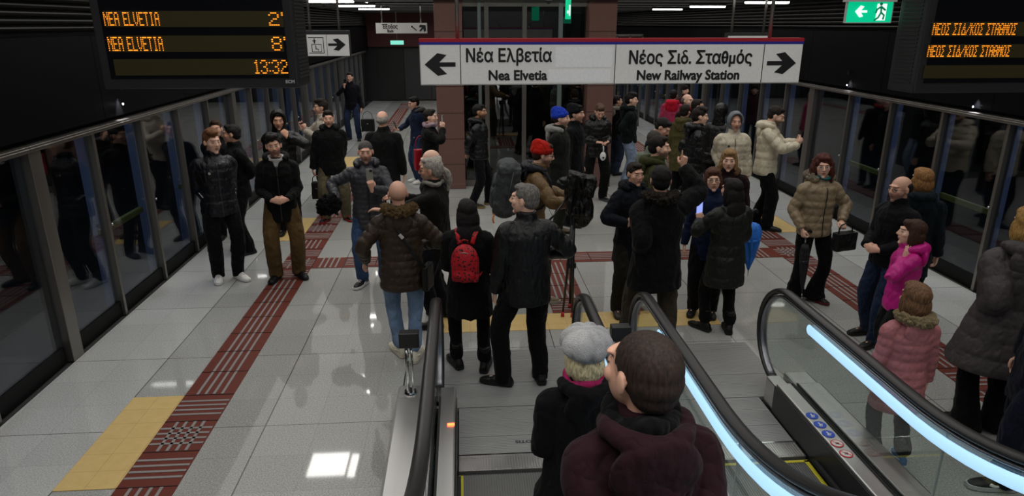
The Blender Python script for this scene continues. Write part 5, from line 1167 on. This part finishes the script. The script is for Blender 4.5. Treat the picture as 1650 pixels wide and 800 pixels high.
phone('pink', 1, 'pale phone held at the eyes by the person with the pink scarf', '304050', back='b8b8c0')
phone('photo', 0, 'phone with a bright photo screen held before the auburn haired person', '8090d8', 1.2, lift=.06)
phone('white', 1, 'phone being read by the person in the cream puffer', '202838', .4)
phone('look', 0, 'phone in the hands of the person with tousled hair by the pillar', '203040', .2)
phone('cream2', 1, 'white phone in the lowered hand of the person with grey hood', '202020', back='c8c8cc') if 0 else None

# furry wind shield on a microphone
M, c = frame('phone', 1); r = empty('furry_microphone', label='black furry microphone wind shield in the hand of the filming person', cat='microphone'); r.location = c
s = Sh(); s.ell((-.04, -.03, .0), (.12, .10, .11), n=28, k=20); s.ell((-.11, -.04, -.03), (.07, .07, .08))
m_, _ = remesh(s, 'wind_shield', .008, 1, lambda q: .030 * noise(q * (1, 1, .5), 60) + .02 * noise(q, 130)); m_.materials.append(cloth('08080a', .9, .9, 'fur')); o = bpy.data.objects.new('wind_shield', m_); COL.objects.link(o); o.parent = r
s = Sh(); s.tube([(0, 0, .05), (.03, .02, -.14)], [.014, .014], n=12); s.obj('microphone_handle', BLACK, r, smooth=True)
# blue foam microphone
M, c = frame('micro', 1); r = empty('foam_microphone', label='microphone with blue foam head held by the person in the navy coat', cat='microphone'); r.location = c
d = unit(np.array((-.1, -.25, 1)))
s = Sh(); s.tube([d * -.10, d * .07], [.012, .014], n=12); s.obj('microphone_handle', BLACK, r, smooth=True)
s = Sh(); s.ell(d * .095, (.036, .036, .04)); s.obj('foam_head', cloth('1420a0', .95, .4), r, smooth=True)
s = Sh(); s.box(d * .045, (.045, .045, .035)); s.obj('channel_cube', plain('cube', '2838a0', .5), r, bevel=.003)

# backpacks
def strap(s, P, w=.022, t_=.006, **k): s.tube(P, [(w, t_)] * len(P), n=8, step=.02, **k)
h = HANDS['backpack']; r = empty('backpack', label='small red and black leopard pattern backpack on the person in the black coat', cat='backpack'); r.location = h['root'].location; r.rotation_euler = h['root'].rotation_euler
T_ = h['T']; s_ = h['s']; S_ = lambda v: v * s_
LEO = cloth('b00c1c', .6, .3, 'leopard'); s = Sh(); s.ell((0, -.235, 1.22), (.135, .085, .185), n=24, k=16); s.bx(-.125, .125, -.28, -.155, 1.04, 1.22); s.ell((0, -.28, 1.11), (.105, .05, .075))
m_, _ = remesh(s, 'pack_body', .008, 6); m_.transform(Matrix.Scale(s_, 4)); m_.materials.append(LEO); o = bpy.data.objects.new('pack_body', m_); COL.objects.link(o); o.parent = r
s = Sh(); s.tube([(.108 * math.cos(a), -.305 + .03 * abs(math.cos(a)), 1.20 + .14 * math.sin(a)) for a in np.linspace(.1, math.pi - .1, 16)], [.004] * 16, n=6); s.apply(S_); s.obj('zip', plain('zip_pale', '9a948c', .4, 1.), r, smooth=True)
for sd in (-1, 1):
    s = Sh(); strap(s, [(sd * .06, -.16, 1.38), (sd * .085, -.12, 1.47), (sd * .105, -.01, 1.49), (sd * .125, .10, 1.42), (sd * .13, .165, 1.30), (sd * .17, .13, 1.16), (sd * .12, -.16, 1.06)], up=(0, 1, 0)); s.apply(S_); s.obj('strap', LEO, r, smooth=True)
s = Sh(); s.tube([(-.03, -.20, 1.40), (-.02, -.23, 1.44), (.02, -.23, 1.44), (.03, -.20, 1.40)], [.007] * 4, n=8, step=.02); s.apply(S_); s.obj('grab_handle', LEO, r, smooth=True)

h = HANDS['redcap']; r = empty('trekking_backpack', label='large grey travelling backpack with orange pulls on the red beanie person', cat='backpack'); r.location = h['root'].location; r.rotation_euler = h['root'].rotation_euler
RT = h['RT']; T_ = h['T']; s_ = h['s']
def B(x, y, z): return T_(np.array((x, y, z), float))
GB = cloth('34383a', .6, .5); s = Sh(); c0 = B(0, -.30, 1.23)
s.box(c0, (.33, .24, .50), R=RT); s.ell(B(0, -.31, 1.46), (.17, .125, .09), R=RT); s.ell(B(0, -.41, 1.15), (.14, .06, .17), R=RT); s.ell(B(0, -.30, .99), (.165, .12, .06), R=RT)
m_, _ = remesh(s, 'pack_body', .010, 6, lambda q: .008 * (1 - 2 * abs(noise(q, 9)))); m_.transform(Matrix.Scale(s_, 4)); m_.materials.append(GB); o = bpy.data.objects.new('pack_body', m_); COL.objects.link(o); o.parent = r
s = Sh(); s.ell(B(0, -.43, 1.26), (.11, .035, .12), R=RT); s.apply(lambda v: v * s_); s.obj('front_pocket', cloth('2c3032', .5, .4), r, smooth=True)
for sd in (-1, 1):
    s = Sh(); strap(s, [B(sd * .08, -.18, 1.42), B(sd * .10, -.10, 1.50), B(sd * .115, .03, 1.49), B(sd * .13, .13, 1.40), B(sd * .135, .16, 1.27), B(sd * .18, .10, 1.12), B(sd * .14, -.17, 1.02)], .03, .010, up=(0, 1, 0)); s.apply(lambda v: v * s_); s.obj('strap', cloth('1c2228', .7, .3), r, smooth=True)
    s = Sh(); s.tube([B(sd * .172, -.26, 1.44), B(sd * .176, -.28, 1.05)], [(.014, .004)] * 2, n=8, up=(0, 1, 0)); s.apply(lambda v: v * s_); s.obj('side_strap', cloth('5a5c58', .7, .3), r, smooth=True)
    for zz, yy in ((1.33, -.17), (.99, -.40)):
        s = Sh(); s.tube([B(sd * .165, yy, zz), B(sd * .18, yy - .01, zz - .03), B(sd * .172, yy, zz - .07)], [.009] * 3, n=8, step=.01); s.apply(lambda v: v * s_); s.obj('orange_pull', plain('orange', (.7, .2, .02), .6), r, smooth=True)

# crossbody bag of the bald person
h = HANDS['bald']; r = empty('crossbody_bag', label='black crossbody bag hanging at the hip of the bald person', cat='bag'); r.location = h['root'].location; r.rotation_euler = h['root'].rotation_euler; s_ = h['s']
s = Sh(); s.box((.235, -.05, .86), (.06, .20, .24), rz=-.3); s.apply(lambda v: v * s_); s.obj('bag_body', cloth('0c0b0b', .5, .2), r, bevel=.015)
s = Sh(); strap(s, [(-.10, .10, 1.50), (-.105, -.02, 1.515), (-.07, -.13, 1.45), (.0, -.172, 1.33), (.09, -.182, 1.18), (.17, -.165, 1.04), (.235, -.10, .93)], .018, .005, up=(0, 1, 0)); s.apply(lambda v: v * s_); s.obj('strap', cloth('080808', .6, .2), r, smooth=True)
s = Sh(); s.box((.02, -.190, 1.30), (.05, .012, .03), R=roty(.9)); s.apply(lambda v: v * s_); s.obj('buckle', CHROME, r)

# handbags
def bag(name, label, loc, dims, col, strap_h=.22, rz=0., kind='box'):
    r = empty(name, loc, rz, label=label, cat='bag'); w_, d_, h_ = dims; s = Sh()
    s.box((0, 0, -h_ / 2), (w_, d_, h_)); m_, _ = remesh(s, 'bag_body', .008, 5, lambda q: .006 * noise(q, 14)); m_.materials.append(cloth(col, .45, .3)); o = bpy.data.objects.new('bag_body', m_); COL.objects.link(o); o.parent = r
    s = Sh(); s.tube([(-w_ * .36, 0, -.01), (-w_ * .3, 0, strap_h * .7), (0, 0, strap_h), (w_ * .3, 0, strap_h * .7), (w_ * .36, 0, -.01)], [(.009, .006)] * 5, n=8, step=.02); s.obj('strap', cloth(col, .45, .2), r, smooth=True)
    s = Sh(); s.box((0, -d_ / 2 - .004, -h_ * .35), (.035, .008, .02)); s.obj('clasp', CHROME, r)
    return r
c = HANDS['curly']['wr', 0]; bag('handbag', 'black box handbag hanging at the front of the curly haired person', (c[0] - .04, c[1] - .17, c[2] - .07), (.25, .10, .19), '0b0b0d', .10, rad(15))
c = HANDS['far']['hand', 0]; bag('shoulder_bag', 'black bag hanging from the hand of the far standing person', (c[0] + .18, c[1] - .06, c[2] - .20), (.34, .16, .32), '0c0c0e', .2)
c = HANDS['pink']['hand', 0]; bag('shopping_bag', 'small bright red bag beside the pink scarf person', (c[0] - .24, c[1] + .0, 1.02), (.20, .12, .34), 'a01020', .22, rad(20))
c = HANDS['khaki']['hand', 1]; bag('hand_bag', 'small black bag hanging from the hand beside the khaki trousers', (c[0], c[1] - .03, c[2] - .12), (.14, .10, .26), '0c0c0e', .1)

# white rounded object hanging from the hands of the phone looker
c = HANDS['look']['hand', 1]; r = empty('headphones_case', (c[0] + .02, c[1] - .03, c[2] - .03), label='small white rounded case dangling from the hands of the tousled hair person', cat='case')
s = Sh(); s.ell((0, 0, -.17), (.052, .028, .075)); s.obj('case_shell', plain('white_plastic', (.75, .76, .76), .35), r, smooth=True); s = Sh(); s.tube([(0, 0, .0), (.006, 0, -.06), (0, 0, -.11)], [.010, .009, .014], n=10); s.obj('cord_loop', plain('white_plastic', (.75, .76, .76), .35), r, smooth=True)
s = Sh(); s.tube([(0, -.0275, -.19), (0, -.030, -.19)], [.016, .016], n=16); s.obj('dark_mark', BLACK, r)

# umbrellas
def umbrella(label, tip, top, rmax, col, handle_col, hook=True):
    tip, top = np.array(tip, float), np.array(top, float); L = np.linalg.norm(top - tip); zz = unit(top - tip); xx = unit(np.cross((0, 1, .1), zz)); R = np.stack([xx, np.cross(zz, xx), zz], 1)
    r = empty('umbrella', label=label, cat='umbrella'); put(r, tip, R); s = Sh(); n = 48; a = np.linspace(0, 2 * math.pi, n, endpoint=False); rs = []
    for t_, q in ((.10, .10), (.16, .22), (.3, .55), (.5, .85), (.68, 1.), (.78, .92), (.84, .7), (.86, .3)):
        f_ = 1 + .20 * np.cos(a * 8 + t_ * 3) * (t_ > .14); rr = rmax * q * f_; rs.append(np.stack([rr * np.cos(a), rr * np.sin(a), np.full(n, L * t_)], 1))
    s.rings(rs); s.obj('folded_canopy', cloth(col, .55, .4), r, smooth=True)
    s = Sh(); s.tube([(0, 0, 0), (0, 0, L * .12)], [.004, .006], n=8); s.obj('metal_tip', CHROME, r, smooth=True)
    s = Sh(); s.tube([(0, 0, L * .84), (0, 0, L)], [.008, .009], n=8); s.obj('shaft', CHROME, r, smooth=True)
    s = Sh(); s.tube([(0, 0, L * .95), (0, 0, L * 1.02), (.03, 0, L * 1.06), (.06, 0, L * 1.02)], [.014] * 4, n=10, step=.01); s.obj('handle', plain('handle_dark', handle_col, .4), r, smooth=True)
    s = Sh(); s.rings([np.stack([rmax * 1.04 * np.cos(a), rmax * 1.04 * np.sin(a), np.full(n, L * z_)], 1) for z_ in (.58, .62)]); s.obj('closing_band', cloth(col, .55, .2), r, smooth=True)
def at_depth(px, py, Y): d = ray(px, py); return np.array([0, 0, CAM_H]) + d * (Y / d[1])
tp_ = at_depth(1205, 445, 6.42); tq = at_depth(1212, 345, 6.42)
umbrella('folded bright blue umbrella hanging beside the person in the long green coat', tp_, tq, .09, '2a78d8', '14100e')
c = HANDS['curly']['hand', 1]
umbrella('folded dark umbrella pointing down from the hand of the curly haired person', (c[0] + .03, c[1] - .05, .05), (c[0], c[1], c[2] + .02), .045, '2c2a2c', '14100e')

# camera tripod wrapped in a black rain cover
p0 = onz(911, 511, 0); r = empty('camera_tripod', (p0[0] + .02, p0[1], .0085), label='tall black camera tripod with covered camera and red feet standing behind the grey haired person', cat='tripod')
s = Sh(); s.tube([(0.04, .05, .75), (.04, .05, 1.30)], [.025, .028], n=12); s.obj('centre_column', BLACK, r, smooth=True)
for (fx, fy_) in ((-.05, .0), (.05, -.02), (.06, .22)):
    s = Sh(); s.tube([(.04, .05, 1.12), (fx * .5 + .02, fy_ * .5 + .02, .55), (fx, fy_, .03)], [(.022, .014), (.018, .012), (.012, .010)], n=10, smooth=False); g_ = s.obj('leg', BLACK, r, smooth=True)
    s = Sh(); s.tube([(fx, fy_, .0), (fx, fy_, .05)], [.020, .016], n=12); s.obj('rubber_foot', plain('red_rubber', (.5, .02, .03), .5), g_, smooth=True)
    s = Sh(); s.box(((fx + .06) * .5, (fy_ + .07) * .5, .56), (.05, .04, .06)); s.obj('leg_clamp', BLACK, g_, bevel=.006)
s = Sh(); s.box((.05, .05, 1.28), (.15, .16, .34)); s.box((.10, .03, 1.42), (.26, .16, .18), R=roty(.25)); s.ell((.14, .06, 1.18), (.10, .09, .22)); s.ell((-.02, .06, 1.42), (.10, .07, .07))
m_, _ = remesh(s, 'rain_cover', .010, 3, lambda q: .024 * (1 - 2.2 * abs(noise(q * (1, 1, .6), 11)))); m_.materials.append(cloth('0a0a0b', .32, .6)); o = bpy.data.objects.new('rain_cover', m_); COL.objects.link(o); o.parent = r
s = Sh(); s.tube([(-.02, .02, 1.30), (-.16, -.02, 1.12), (-.22, -.03, 1.06)], [.011, .010, .013], n=8); s.obj('pan_handle', BLACK, r, smooth=True)

# curved mark on the trainer of the navy person
for sh in [o for o in bpy.data.objects if o.name.startswith('shoe') and o.parent == HANDS['navy']['root']]:
    vs = [v.co for v in sh.data.vertices]; x0_ = min(v.x for v in vs); x1_ = max(v.x for v in vs); y0_ = min(v.y for v in vs); y1_ = max(v.y for v in vs); cx_, cy_ = (x0_ + x1_) / 2, (y0_ + y1_) / 2; L = y1_ - y0_
    for sd in (-1, 1):
        xx = cx_ + sd * (x1_ - x0_) * .47; s = Sh()
        s.tube([(xx, cy_ + L * .12, .055), (xx, cy_ + L * .02, .042), (xx - sd * .002, cy_ - L * .16, .058), (xx - sd * .006, cy_ - L * .36, .085)], [(.004, .012), (.004, .011), (.004, .006), (.003, .002)], n=8, step=.01); s.obj('side_mark', plain('mark_white', (.8, .8, .8), .5), sh, smooth=True)
